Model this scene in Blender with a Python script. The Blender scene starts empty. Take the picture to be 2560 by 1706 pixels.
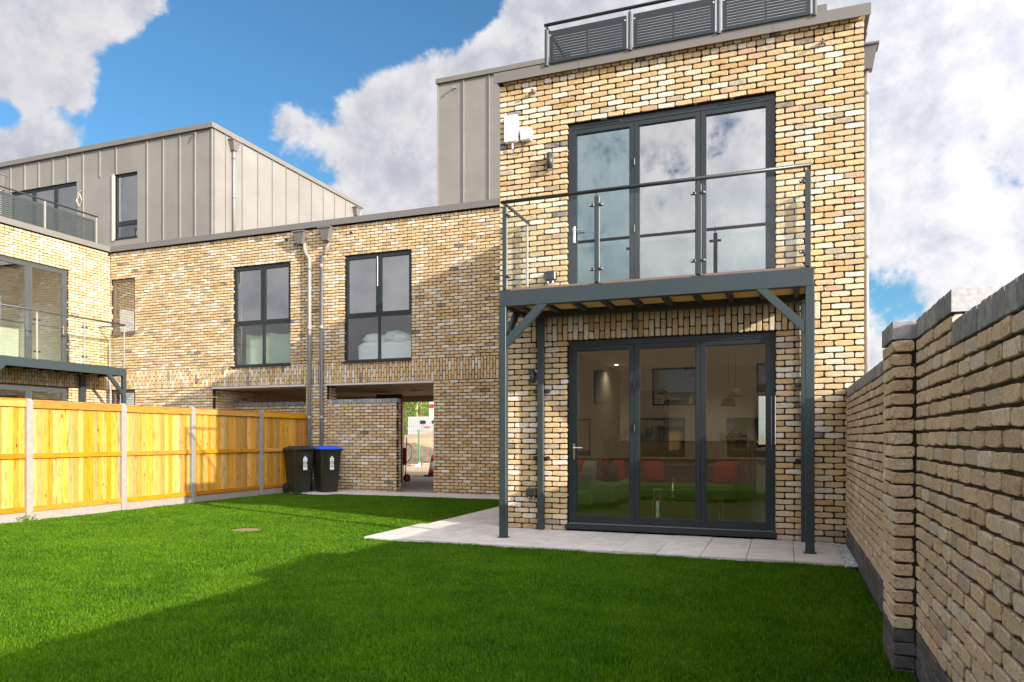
import bpy, math, random
import numpy as np
from mathutils import Vector, Matrix

random.seed(7)
RNG = np.random.default_rng(7)
SC = bpy.context.scene
COL = SC.collection
PI = math.pi

# ------------------------------------------------------------------ camera
CX, CY, CZ, YAW = 3.8341, -9.6728, 1.2152, 0.3601
FPX = 1816.12
cam = bpy.data.cameras.new('camera')
camo = bpy.data.objects.new('camera', cam)
COL.objects.link(camo)
camo.location = (CX, CY, CZ)
camo.rotation_euler = (PI / 2, 0, YAW)
cam.sensor_width = 36
cam.lens = FPX / 2560 * 36
cam.shift_y = (1093.5 - 853) / 2560
cam.clip_start = 0.05
cam.clip_end = 2000
SC.camera = camo
SC.render.resolution_x = 1024
SC.render.resolution_y = 682

# ------------------------------------------------------------------ sun
SUN = Vector((-2.9, 1.0, -1.03)).normalized()        # travel direction of the light
ELEV = math.asin(-SUN.z)
AZ = math.atan2(-SUN.x, -SUN.y)
sl = bpy.data.lights.new('sun', 'SUN')
sl.energy = 3.3
sl.angle = math.radians(0.5)
sl.color = (1.0, 0.89, 0.73)
slo = bpy.data.objects.new('sun', sl)
COL.objects.link(slo)
slo.rotation_euler = SUN.to_track_quat('-Z', 'Y').to_euler()
slo.location = (20, -10, 20)

SC.view_settings.view_transform = 'Standard'
SC.view_settings.look = 'None'
SC.view_settings.exposure = 1.52
SC.view_settings.gamma = 1
SC.view_settings.use_curve_mapping = False

# ------------------------------------------------------------------ node helpers
class NT:
    def __init__(s, tree):
        s.t = tree
        s.n = tree.nodes
        s.l = tree.links
    def new(s, typ, **kw):
        n = s.n.new(typ)
        for k, v in kw.items():
            setattr(n, k, v)
        return n
    def put(s, sock, v):
        if hasattr(v, 'is_output') or isinstance(v, bpy.types.NodeSocket):
            s.l.new(v, sock)
        elif v is not None:
            sock.default_value = v
    def math(s, op, a, b=None, c=None, clamp=False):
        n = s.new('ShaderNodeMath', operation=op, use_clamp=clamp)
        s.put(n.inputs[0], a)
        if b is not None: s.put(n.inputs[1], b)
        if c is not None: s.put(n.inputs[2], c)
        return n.outputs[0]
    def vmath(s, op, a, b=None):
        n = s.new('ShaderNodeVectorMath', operation=op)
        s.put(n.inputs[0], a)
        if b is not None: s.put(n.inputs[1], b)
        return n.outputs['Value'] if op in ('DISTANCE', 'LENGTH', 'DOT_PRODUCT') else n.outputs[0]
    def noise(s, vec, scale, detail=4, rough=0.55, lac=2.0, dist=0.0, col=False):
        n = s.new('ShaderNodeTexNoise')
        if vec is not None: s.l.new(vec, n.inputs['Vector'])
        n.inputs['Scale'].default_value = scale
        n.inputs['Detail'].default_value = detail
        n.inputs['Roughness'].default_value = rough
        n.inputs['Lacunarity'].default_value = lac
        n.inputs['Distortion'].default_value = dist
        return n.outputs['Color' if col else 'Fac']
    def ramp(s, fac, stops, interp='LINEAR'):
        n = s.new('ShaderNodeValToRGB')
        r = n.color_ramp
        r.interpolation = interp
        while len(r.elements) > 1: r.elements.remove(r.elements[-1])
        for i, (p, c) in enumerate(stops):
            e = r.elements[0] if i == 0 else r.elements.new(p)
            e.position = p
            e.color = tuple(c) + (1,) if len(c) == 3 else c
        s.l.new(fac, n.inputs[0])
        return n.outputs[0]
    def mix(s, fac, a, b, blend='MIX'):
        n = s.new('ShaderNodeMix', data_type='RGBA', blend_type=blend)
        s.put(n.inputs[0], fac)
        s.put(n.inputs[6], a if not isinstance(a, tuple) or len(a) == 4 else a + (1,))
        s.put(n.inputs[7], b if not isinstance(b, tuple) or len(b) == 4 else b + (1,))
        return n.outputs[2]
    def maprange(s, v, a, b, c=0.0, d=1.0, smooth=False):
        n = s.new('ShaderNodeMapRange')
        if smooth: n.interpolation_type = 'SMOOTHSTEP'
        s.put(n.inputs[0], v)
        for i, q in enumerate((a, b, c, d)): n.inputs[1 + i].default_value = q
        return n.outputs[0]

# ------------------------------------------------------------------ world: sky with clouds
W = bpy.data.worlds.new('World')
SC.world = W
W.use_nodes = True
w = NT(W.node_tree)
w.n.clear()
sky = w.new('ShaderNodeTexSky', sky_type='NISHITA')
sky.sun_disc = False
sky.sun_elevation = ELEV
sky.sun_rotation = AZ
sky.altitude = 50
sky.air_density = 1.0
sky.dust_density = 0.6
sky.ozone_density = 2.5
SKYK = 0.13
tc = w.new('ShaderNodeTexCoord')
dirv = w.vmath('NORMALIZE', tc.outputs['Generated'])
BL = [([-0.729, 0.5279, 0.4356], 0.11, 0.75), ([-0.7184, 0.5693, 0.3997], 0.05, 0.3), ([-0.7597, 0.5328, 0.3728], 0.05, 0.05),
      ([-0.6502, 0.6064, 0.4577], 0.044, 0.5), ([-0.7707, 0.5581, 0.3075], 0.058, 1.2), ([-0.717, 0.5975, 0.3592], 0.044, 0.15), ([-0.665, 0.628, 0.405], 0.05, -0.7), ([-0.345, 0.79, 0.507], 0.055, -0.9), ([-0.745, 0.575, 0.335], 0.03, -0.5),
      ([-0.5739, 0.6695, 0.4716], 0.165, -1.2), ([-0.4688, 0.7372, 0.4866], 0.143, -1.1), ([-0.6174, 0.6795, 0.3964], 0.094, -1.0),
      ([-0.7098, 0.6335, 0.308], 0.061, -0.6), ([-0.394, 0.7761, 0.4924], 0.061, -0.7), ([-0.5584, 0.7678, 0.3142], 0.039, -0.5),
      ([-0.7735, 0.5339, 0.3416], 0.028, -0.9), ([-0.4995, 0.7418, 0.4474], 0.05, -0.6), ([-0.5765, 0.7214, 0.3837], 0.033, 1.0),
      ([-0.5488, 0.7386, 0.3914], 0.033, 0.7), ([-0.4865, 0.765, 0.4219], 0.039, 0.8), ([-0.4835, 0.7878, 0.3816], 0.088, 1.1),
      ([-0.4422, 0.8369, 0.3224], 0.121, 1.2), ([-0.3271, 0.8271, 0.4571], 0.094, 1.3), ([-0.2883, 0.82, 0.4945], 0.05, 0.6),
      ([-0.4004, 0.8104, 0.4277], 0.066, 0.8), ([-0.1159, 0.8669, 0.4849], 0.22, 1.0), ([0.1376, 0.9005, 0.4126], 0.231, 1.0),
      ([0.2035, 0.9448, 0.2566], 0.138, 0.7), ([0.1446, 0.9736, 0.1769], 0.085, -1.0), ([0.105, 0.976, 0.19], 0.05, -0.4),
      ([-0.6863, 0.6126, 0.3921], 0.047, -1.1), ([-0.7735, 0.536, 0.3383], 0.026, -0.8), ([-0.7121, 0.6193, 0.3309], 0.041, -1.0),
      ([-0.7443, 0.5659, 0.3547], 0.017, -0.8), ([-0.6453, 0.6293, 0.4331], 0.033, -0.7), ([-0.343, 0.7899, 0.5084], 0.039, -0.8),
      ([0.2174, 0.9554, 0.1997], 0.055, 0.4), ([0.1081, 0.9896, 0.0946], 0.061, 0.6)]
acc = 0.22
for c, r, a in BL:                       # the weather: where the cloud banks and the blue gaps lie
    d = w.vmath('DISTANCE', dirv, tuple(c))
    q = w.math('DIVIDE', d, r)
    q = w.math('MULTIPLY', q, q)
    q = w.math('MULTIPLY', q, -1.0)
    e = w.math('EXPONENT', q)
    acc = w.math('MULTIPLY_ADD', e, a * 0.72, acc)
sy_ = w.new('ShaderNodeSeparateXYZ'); w.l.new(dirv, sy_.inputs[0])
acc = w.math('MULTIPLY_ADD', w.maprange(sy_.outputs[1], 0.25, -0.25, 0, 1, True), 0.45, acc)   # overcast behind the camera
acc = w.math('MINIMUM', acc, 0.8)
def cloudfield(v):
    p = w.noise(v, 6.0, 12, 0.62, 2.1, 0.35)
    q = w.noise(v, 19.0, 8, 0.6)
    return w.math('ADD', w.math('MULTIPLY_ADD', p, 2.7, -1.35), w.math('MULTIPLY_ADD', q, 1.5, -0.75))
nf = cloudfield(dirv)
toward = w.vmath('ADD', dirv, tuple((-SUN + Vector((0, 0, .5))) * 0.022))
nf2 = cloudfield(toward)
f = w.math('ADD', acc, nf)
dens = w.maprange(f, -0.12, 0.34, smooth=True)
lit = w.maprange(w.math('SUBTRACT', nf, nf2), -0.55, 0.55, smooth=True)
thin = w.maprange(f, 0.9, 0.05)
lum = w.math('ADD', w.math('MULTIPLY', lit, 0.75), w.math('MULTIPLY', thin, 0.35), clamp=True)
ccol = w.mix(lum, (0.205, 0.212, 0.248, 1), (0.385, 0.375, 0.380, 1))
# clouds scatter the low sun forwards: those around the sun are brighter than those opposite it
sdot = w.vmath('DOT_PRODUCT', dirv, tuple(-SUN))
sg = w.math('MULTIPLY_ADD', sdot, 0.5, 0.5)
sg = w.math('MULTIPLY_ADD', w.math('POWER', sg, 4.0), 5.6, 0.80)
gl_ = w.new('ShaderNodeCombineXYZ')
for k_ in range(3): w.l.new(sg, gl_.inputs[k_])
ccol = w.mix(1.0, ccol, gl_.outputs[0], 'MULTIPLY')
up = w.new('ShaderNodeSeparateXYZ')
w.l.new(dirv, up.inputs[0])
skyc = w.mix(1.0, sky.outputs[0], (SKYK * 0.27, SKYK * 0.44, SKYK * 0.50, 1), 'MULTIPLY')
wispy = w.math('MULTIPLY', dens, 0.97)
fin = w.mix(wispy, skyc, ccol)
bg = w.new('ShaderNodeBackground')
w.l.new(fin, bg.inputs[0])
# colours above are already in picture units times ten; the background runs at 0.1
sc10 = w.mix(1.0, fin, (10, 10, 10, 1), 'MULTIPLY')
w.l.new(sc10, bg.inputs[0])
bg.inputs[1].default_value = 0.1
wo = w.new('ShaderNodeOutputWorld')
w.l.new(bg.outputs[0], wo.inputs[0])
W.cycles.sampling_method = 'MANUAL'
W.cycles.sample_map_resolution = 1024

# ------------------------------------------------------------------ materials
def mat(name):
    m = bpy.data.materials.new(name)
    m.use_nodes = True
    t = NT(m.node_tree)
    t.n.clear()
    o = t.new('ShaderNodeOutputMaterial')
    return m, t, o
def bsdf(t, o, col, rough=0.6, metal=0.0, spec=0.5, normal=None):
    b = t.new('ShaderNodeBsdfPrincipled')
    t.put(b.inputs['Base Color'], col if not isinstance(col, tuple) else (col + (1,) if len(col) == 3 else col))
    t.put(b.inputs['Roughness'], rough)
    b.inputs['Metallic'].default_value = metal
    b.inputs['Specular IOR Level'].default_value = spec
    if normal is not None: t.l.new(normal, b.inputs['Normal'])
    t.l.new(b.outputs[0], o.inputs[0])
    return b
def bump(t, h, dist=0.01, strength=1.0):
    n = t.new('ShaderNodeBump')
    n.inputs['Distance'].default_value = dist
    n.inputs['Strength'].default_value = strength
    t.l.new(h, n.inputs['Height'])
    return n.outputs[0]
def pos(t):
    return t.new('ShaderNodeNewGeometry').outputs['Position']
def rnd(t, k=1.0):
    a = t.new('ShaderNodeAttribute', attribute_name='rnd')
    oi = t.new('ShaderNodeObjectInfo')
    s = t.math('ADD', a.outputs['Fac'], oi.outputs['Random'])
    return t.math('FRACT', t.math('MULTIPLY', s, k))

def m_brick(name='reclaimed buff brick', pale=0.0):
    m, t, o = mat(name)
    r = rnd(t)
    r2 = t.math('FRACT', t.math('MULTIPLY', r, 17.31))
    p = pos(t)
    base = t.ramp(r, [(0.0, (0.64, 0.47, 0.25)), (0.20, (0.68, 0.52, 0.31)), (0.38, (0.60, 0.42, 0.22)), (0.50, (0.72, 0.62, 0.47)),
                      (0.62, (0.76, 0.70, 0.61)), (0.76, (0.54, 0.36, 0.18)), (0.82, (0.66, 0.52, 0.32)), (0.94, (0.59, 0.40, 0.28)),
                      (0.95, (0.43, 0.37, 0.29)), (0.985, (0.22, 0.20, 0.18))], 'CONSTANT')
    if pale: base = t.mix(pale, base, (0.88, 0.71, 0.55, 1))  # lightens the base colour so a shaded wall reads brighter
    big = t.noise(p, 9.0, 4, 0.6)
    col = t.mix(t.maprange(big, 0.40, 0.68), base, (0.68, 0.60, 0.46, 1))
    col = t.mix(0.45, base, col)
    fine = t.noise(p, 70.0, 5, 0.7)
    col = t.mix(t.maprange(fine, 0.36, 0.62), t.mix(1.0, col, (0.72, 0.66, 0.58, 1), 'MULTIPLY'), col)
    mid = t.noise(p, 22.0, 5, 0.65)
    col = t.mix(t.maprange(mid, 0.56, 0.72), col, t.mix(1.0, col, (0.66, 0.58, 0.50, 1), 'MULTIPLY'))
    pits = t.noise(p, 120.0, 2, 0.5)
    pm = t.maprange(pits, 0.655, 0.70)
    col = t.mix(t.math('MULTIPLY', pm, 0.75), col, (0.07, 0.045, 0.03, 1))
    v = t.math('MULTIPLY_ADD', r2, 0.22, 0.86)
    # batches: whole areas run a little darker or lighter, and the lowest courses are darker
    v = t.math('MULTIPLY', v, t.maprange(t.noise(p, 0.7, 3, 0.6), 0.3, 0.7, 0.90, 1.08))
    sz_ = t.new('ShaderNodeSeparateXYZ'); t.l.new(p, sz_.inputs[0])
    v = t.math('MULTIPLY', v, t.maprange(t.math('ADD', sz_.outputs[2], t.math('MULTIPLY', big, 0.25)), 0.0, 0.30, 0.78, 1.0, True))
    hsv = t.new('ShaderNodeHueSaturation')
    t.l.new(col, hsv.inputs['Color'])
    t.l.new(v, hsv.inputs['Value'])
    hsv.inputs['Saturation'].default_value = 1.02
    h = t.math('SUBTRACT', t.math('MULTIPLY_ADD', t.noise(p, 28.0, 4, 0.7), 0.6, t.math('MULTIPLY', fine, 0.5)), t.math('MULTIPLY', pm, 0.5))
    bsdf(t, o, hsv.outputs[0], 0.92, spec=0.2, normal=bump(t, h, 0.010, 0.9))
    return m
def m_simple(name, col, rough=0.6, metal=0.0, var=0.12, scale=12.0, bmp=0.0, bscale=60.0, spec=0.5, stretch=None, orand=0.0):
    m, t, o = mat(name)
    p = pos(t)
    if stretch:
        mp = t.new('ShaderNodeMapping')
        t.l.new(p, mp.inputs[0])
        mp.inputs['Scale'].default_value = stretch
        p = mp.outputs[0]
    n = t.noise(p, scale, 6, 0.6)
    lo = tuple(c * (1 - var) for c in col) + (1,)
    hi = tuple(min(1, c * (1 + var)) for c in col) + (1,)
    c = t.mix(t.maprange(n, 0.3, 0.7), lo, hi)
    if orand:
        v = t.math('MULTIPLY_ADD', rnd(t), orand, 1 - orand / 2)
        h = t.new('ShaderNodeHueSaturation')
        t.l.new(c, h.inputs['Color']); t.l.new(v, h.inputs['Value'])
        c = h.outputs[0]
    rg = t.math('MULTIPLY_ADD', n, 0.15, rough - 0.07)
    nn = bump(t, t.noise(p, bscale, 4, 0.65), bmp, 0.8) if bmp else None
    bsdf(t, o, c, rg, metal, spec, nn)
    return m
def m_glass(name, ior=1.5, tint=(0.96, 0.98, 0.97), refl=(1, 1, 1), rough=0.0):
    m, t, o = mat(name)
    tr = t.new('ShaderNodeBsdfTransparent'); tr.inputs[0].default_value = tint + (1,)
    gl = t.new('ShaderNodeBsdfGlossy'); gl.inputs['Roughness'].default_value = rough
    gl.inputs[0].default_value = refl + (1,)
    fr = t.new('ShaderNodeFresnel'); fr.inputs[0].default_value = ior
    # far larger than the pane's waviness, so reflections bend a little
    n = bump(t, t.noise(pos(t), 1.1, 1, 0.5), 0.0006, 1.0)
    t.l.new(n, gl.inputs['Normal'])
    mx = t.new('ShaderNodeMixShader')
    bf = t.new('ShaderNodeNewGeometry')                 # the pane's inner faces only transmit
    fac = t.math('MULTIPLY', fr.outputs[0], t.math('SUBTRACT', 1.0, bf.outputs['Backfacing']))
    t.l.new(fac, mx.inputs[0]); t.l.new(tr.outputs[0], mx.inputs[1]); t.l.new(gl.outputs[0], mx.inputs[2])
    t.l.new(mx.outputs[0], o.inputs[0])
    return m
def m_pine(name, c1, c2, c3, horiz=False):
    m, t, o = mat(name)
    r = rnd(t)
    g = t.new('ShaderNodeNewGeometry')
    sh = t.new('ShaderNodeCombineXYZ')
    t.l.new(t.math('MULTIPLY', r, 31.0), sh.inputs[0]); t.l.new(t.math('MULTIPLY', r, 57.0), sh.inputs[2 if not horiz else 1])
    p = t.vmath('ADD', g.outputs['Position'], sh.outputs[0])
    mp = t.new('ShaderNodeMapping'); t.l.new(p, mp.inputs[0])
    mp.inputs['Scale'].default_value = (9, 1.0, 9) if horiz else (9, 9, 0.8)
    grain = t.noise(mp.outputs[0], 4.5, 6, 0.6, 2.0, 0.8)
    col = t.ramp(grain, [(0.30, c3), (0.43, c1), (0.57, c2), (0.70, c1), (0.78, c3)])
    if not horiz:
        bias = t.maprange(t.math('FRACT', t.math('MULTIPLY', r, 23.7)), 0.45, 0.95, 0.0, 0.75)
        col = t.mix(bias, col, (0.47, 0.19, 0.016, 1))
    kp = t.new('ShaderNodeMapping'); t.l.new(p, kp.inputs[0]); kp.inputs['Scale'].default_value = (5, 2.6, 5) if horiz else (5, 5, 2.6)
    vo = t.new('ShaderNodeTexVoronoi'); t.l.new(kp.outputs[0], vo.inputs['Vector']); vo.inputs['Scale'].default_value = 1.5
    knot = t.maprange(vo.outputs['Distance'], 0.06, 0.17)
    sel = t.math('GREATER_THAN', t.new('ShaderNodeSeparateColor').outputs[0], 0.4)
    sp = t.new('ShaderNodeSeparateColor'); t.l.new(vo.outputs['Color'], sp.inputs[0])
    sel = t.math('GREATER_THAN', sp.outputs[0], 0.45)
    kf = t.math('MULTIPLY', t.math('SUBTRACT', 1.0, knot), sel)
    col = t.mix(t.math('MULTIPLY', kf, 0.8), col, tuple(c * 0.28 for c in c3) + (1,))
    hv = t.new('ShaderNodeHueSaturation')
    t.l.new(col, hv.inputs['Color'])
    t.l.new(t.math('MULTIPLY_ADD', r, 0.5, 0.74), hv.inputs['Value'])
    t.l.new(t.math('MULTIPLY_ADD', t.math('FRACT', t.math('MULTIPLY', r, 9.7)), 0.02, 0.49), hv.inputs['Hue'])
    t.l.new(t.math('MULTIPLY_ADD', t.math('FRACT', t.math('MULTIPLY', r, 5.3)), 0.22, 0.92), hv.inputs['Saturation'])
    bsdf(t, o, hv.outputs[0], 0.62, spec=0.35, normal=bump(t, grain, 0.004, 0.6))
    return m
def m_brickwall(name):
    """brickwork too far away, or seen only as a reflection, to be laid piece by piece"""
    m, t, o = mat(name)
    g = t.new('ShaderNodeNewGeometry')
    s = t.new('ShaderNodeSeparateXYZ'); t.l.new(g.outputs['Position'], s.inputs[0])
    c = t.new('ShaderNodeCombineXYZ')
    t.l.new(t.math('ADD', s.outputs[0], s.outputs[1]), c.inputs[0]); t.l.new(s.outputs[2], c.inputs[1])
    b = t.new('ShaderNodeTexBrick')
    t.l.new(c.outputs[0], b.inputs['Vector'])
    b.inputs['Color1'].default_value = (0.50, 0.345, 0.17, 1); b.inputs['Color2'].default_value = (0.40, 0.26, 0.13, 1)
    b.inputs['Mortar'].default_value = (0.13, 0.095, 0.07, 1)
    b.inputs['Scale'].default_value = 1.0
    b.inputs['Mortar Size'].default_value = 0.008
    b.inputs['Brick Width'].default_value = 0.225; b.inputs['Row Height'].default_value = 0.075
    bsdf(t, o, t.mix(0.3, b.outputs[0], t.mix(t.noise(g.outputs['Position'], 7, 4), (0.3, 0.2, 0.1, 1), (0.6, 0.5, 0.36, 1))), 0.9, spec=0.2)
    return m

M = {}
M['brick'] = m_brick()
M['brick_lifted'] = m_brick('shade lifted reclaimed brick', 0.50)  # house brick with extra light for the shaded garden wall mixed into its colour
M['mortar'] = m_simple('dark sandy mortar', (0.045, 0.030, 0.020), 0.95, var=0.3, scale=30, bmp=0.004, bscale=160, spec=0.1)
M['mortar_grey'] = m_simple('grey brown mortar', (0.070, 0.053, 0.038), 0.95, var=0.25, scale=30, bmp=0.005, bscale=140, spec=0.1)
M['farbrick'] = m_brickwall('distant brickwork')
M['blue_brick'] = m_simple('blue engineering brick', (0.265, 0.265, 0.268), 0.55, var=0.35, scale=25, bmp=0.002, bscale=90, orand=0.45)
M['plinth_brick'] = m_simple('dark plinth brick', (0.11, 0.105, 0.11), 0.6, var=0.4, scale=25, bmp=0.002, bscale=90, orand=0.45)
M['steel'] = m_simple('slate grey painted steel', (0.024, 0.038, 0.043), 0.42, var=0.06, scale=5)
M['alu'] = m_simple('anthracite powder coated aluminium', (0.012, 0.019, 0.022), 0.38, var=0.05, scale=5)
M['alu_grey'] = m_simple('weathered grey window frame', (0.055, 0.062, 0.065), 0.4, var=0.06, scale=5)
M['brown_frame'] = m_simple('brown grey window frame', (0.12, 0.085, 0.065), 0.45, var=0.06, scale=5)
M['zinc'] = m_simple('warm grey standing seam zinc', (0.200, 0.188, 0.170), 0.42, var=0.09, scale=1.3, bmp=0.006, bscale=1.7, spec=0.5, orand=0.10)
M['coping'] = m_simple('grey brown pressed metal coping', (0.150, 0.140, 0.127), 0.5, var=0.04, scale=2)
M['coping_grey'] = m_simple('mid grey pressed metal coping', (0.14, 0.132, 0.128), 0.5, var=0.04, scale=2)
M['rwp'] = m_simple('galvanised grey downpipe', (0.235, 0.225, 0.215), 0.42, var=0.12, scale=6)
M['slat'] = m_simple('dark green grey slat', (0.028, 0.036, 0.036), 0.45, var=0.06, scale=5)
M['white'] = m_simple('white plastic', (0.78, 0.78, 0.79), 0.4, var=0.03, scale=6)
M['cabin'] = m_simple('dusty white cabin paint', (0.50, 0.50, 0.50), 0.5, var=0.12, scale=1.5)
M['black'] = m_simple('black plastic', (0.018, 0.019, 0.02), 0.4, var=0.2, scale=20)
M['chrome'] = m_simple('brushed chrome', (0.72, 0.72, 0.70), 0.22, metal=1.0, var=0.04, scale=20)
M['bin'] = m_simple('dark olive bin plastic', (0.018, 0.020, 0.011), 0.42, var=0.25, scale=3, bmp=0.001, bscale=200)
M['bin_lid'] = m_simple('black bin lid plastic', (0.02, 0.021, 0.021), 0.45, var=0.2, scale=8)
M['bin_blue'] = m_simple('bright blue bin lid', (0.005, 0.11, 0.62), 0.4, var=0.1, scale=8)
M['pine'] = m_pine('pine fence board', (0.44, 0.235, 0.048), (0.53, 0.32, 0.090), (0.21, 0.075, 0.010))
M['pine_rail'] = m_pine('orange stained pine rail', (0.44, 0.175, 0.016), (0.50, 0.22, 0.026), (0.31, 0.10, 0.009), True)
M['concrete'] = m_simple('pale cast concrete', (0.26, 0.235, 0.21), 0.85, var=0.12, scale=14, bmp=0.003, bscale=110, spec=0.2)
M['cope_end'] = m_simple('pale grey coping brick end', (0.42, 0.41, 0.42), 0.8, var=0.25, scale=60)
M['paver'] = m_simple('pale sandstone paver', (0.50, 0.465, 0.43), 0.8, var=0.15, scale=4.5, bmp=0.003, bscale=60, spec=0.25, orand=0.07)
M['joint'] = m_simple('dark joint sand', (0.20, 0.17, 0.145), 0.95, var=0.2)
M['deck'] = m_simple('brown decking board', (0.16, 0.11, 0.085), 0.7, var=0.2, scale=20, stretch=(1, 12, 12))
M['joist'] = m_simple('dark painted joist', (0.03, 0.032, 0.03), 0.6)
M['deck_under'] = m_simple('raw timber deck underside', (0.74, 0.46, 0.12), 0.7, var=0.2, scale=14, stretch=(1, 10, 10))
M['gravel'] = m_simple('pale gravel', (0.50, 0.50, 0.52), 0.85, var=0.3, scale=40, orand=0.9)
M['soil'] = m_simple('dark lawn soil', (0.026, 0.055, 0.010), 0.97, var=0.4, scale=9, spec=0.0)
M['rear'] = m_simple('dark brown garden soil', (0.050, 0.038, 0.027), 0.97, var=0.4, scale=2, spec=0.0)
M['soffit'] = m_simple('buff painted soffit', (0.66, 0.50, 0.32), 0.8, var=0.04)
M['lintel'] = m_simple('pale grey lintel trim', (0.52, 0.47, 0.44), 0.6, var=0.04)
M['plaster'] = m_simple('white painted plaster', (0.80, 0.78, 0.74), 0.85, var=0.02)
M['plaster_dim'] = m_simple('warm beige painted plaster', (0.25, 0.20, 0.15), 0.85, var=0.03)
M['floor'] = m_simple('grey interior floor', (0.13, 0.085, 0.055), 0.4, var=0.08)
M['sand'] = m_simple('sandy site ground', (0.34, 0.25, 0.145), 0.95, var=0.2, scale=0.9, bmp=0.03, bscale=3)
M['darksoil'] = m_simple('dark spoil heap', (0.13, 0.10, 0.065), 0.95, var=0.35, scale=2.5, bmp=0.04, bscale=5)
M['road'] = m_simple('grey passage paving', (0.34, 0.29, 0.26), 0.85, var=0.25, scale=3, bmp=0.004, bscale=40)
M['ground'] = m_simple('rough site ground', (0.26, 0.21, 0.14), 0.95, var=0.3, scale=0.5, spec=0.0)
M['cabinet'] = m_simple('black kitchen cabinet', (0.02, 0.022, 0.025), 0.3, var=0.1)
M['wood_panel'] = m_simple('warm brown slatted oak', (0.30, 0.165, 0.08), 0.55, var=0.25, scale=9, stretch=(6, 6, 0.6))
M['sofa'] = m_simple('grey green sofa fabric', (0.22, 0.20, 0.15), 0.9, var=0.1, scale=30, bmp=0.002)
M['orange'] = m_simple('orange red cushion fabric', (0.75, 0.09, 0.02), 0.85, var=0.12, scale=20)
M['beige_c'] = m_simple('beige cushion fabric', (0.55, 0.45, 0.28), 0.85, var=0.1, scale=20)
M['shade'] = m_simple('plum pendant shade', (0.17, 0.035, 0.045), 0.7, var=0.1)
M['shade2'] = m_simple('brown rattan pendant shade', (0.10, 0.06, 0.045), 0.7, var=0.3, scale=60)
M['linen'] = m_simple('white bed linen', (0.80, 0.80, 0.82), 0.85, var=0.05, scale=8)
M['curtain'] = m_simple('grey green curtain fabric', (0.34, 0.40, 0.30), 0.85, var=0.15, scale=12, stretch=(8, 8, 0.4))
M['red'] = m_simple('red enamel paint', (0.55, 0.03, 0.03), 0.4)
M['green'] = m_simple('green enamel paint', (0.01, 0.27, 0.10), 0.4)
M['yellow'] = m_simple('yellow plastic', (0.75, 0.50, 0.03), 0.5)
M['cream'] = m_simple('pale cream render', (0.52, 0.46, 0.38), 0.8, var=0.05)
M['dead'] = m_simple('dry thatch and bare soil', (0.20, 0.13, 0.07), 0.95, var=0.45, scale=22)
M['birch'] = m_simple('pale birch bark', (0.52, 0.46, 0.36), 0.9, var=0.4, scale=8)
M['brass'] = m_simple('brass bottle', (0.75, 0.60, 0.38), 0.25, metal=0.9)
M['terracotta'] = m_simple('brown vase', (0.12, 0.07, 0.045), 0.6)
M['twig'] = m_simple('dry brown twig', (0.13, 0.085, 0.05), 0.9)
M['pane'] = m_glass('window glass', 2.8, (0.84, 0.87, 0.83))
M['pane_teal'] = m_glass('pale teal window glass', 4.8, (0.42, 0.60, 0.58), (0.56, 0.70, 0.72))
M['pane_sky'] = m_glass('upper window glass', 4.3, (0.80, 0.85, 0.84))
M['pane_low'] = m_glass('lower window glass', 2.2, (0.92, 0.95, 0.93))
M['balglass'] = m_glass('balcony glass', 1.5, (0.95, 0.975, 0.965))
def m_leaf(name, c1, c2, tr=0.35, rough=0.55):
    m, t, o = mat(name)
    r = rnd(t)
    p = pos(t)
    big = t.noise(p, 0.9, 3, 0.5)
    big2 = t.noise(p, 3.1, 4, 0.6)
    k = t.math('ADD', t.math('MULTIPLY', r, 0.55), t.math('MULTIPLY', t.maprange(t.math('MULTIPLY_ADD', big2, 0.6, t.math('MULTIPLY', big, 0.4)), 0.32, 0.68), 0.45))
    c = t.mix(k, c1 + (1,), c2 + (1,))
    b = t.new('ShaderNodeBsdfPrincipled')
    t.l.new(c, b.inputs['Base Color']); b.inputs['Roughness'].default_value = rough
    b.inputs['Specular IOR Level'].default_value = 0.3
    tl = t.new('ShaderNodeBsdfTranslucent'); t.l.new(c, tl.inputs[0])
    mx = t.new('ShaderNodeMixShader'); mx.inputs[0].default_value = tr
    t.l.new(b.outputs[0], mx.inputs[1]); t.l.new(tl.outputs[0], mx.inputs[2]); t.l.new(mx.outputs[0], o.inputs[0])
    return m
M['grass'] = m_leaf('fresh lawn grass', (0.007, 0.086, 0.001), (0.165, 0.315, 0.003), 0.5)
M['leaf'] = m_leaf('woodland leaves', (0.06, 0.12, 0.015), (0.26, 0.32, 0.05), 0.4)
M['leaf_p'] = m_leaf('dried plum leaves', (0.10, 0.05, 0.04), (0.20, 0.10, 0.08), 0.2)
m_, t_, o_ = mat('warm ceiling lamp')
e_ = t_.new('ShaderNodeEmission'); e_.inputs[0].default_value = (1, 0.82, 0.55, 1); e_.inputs[1].default_value = 5.0
t_.l.new(e_.outputs[0], o_.inputs[0]); M['lamp'] = m_

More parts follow.
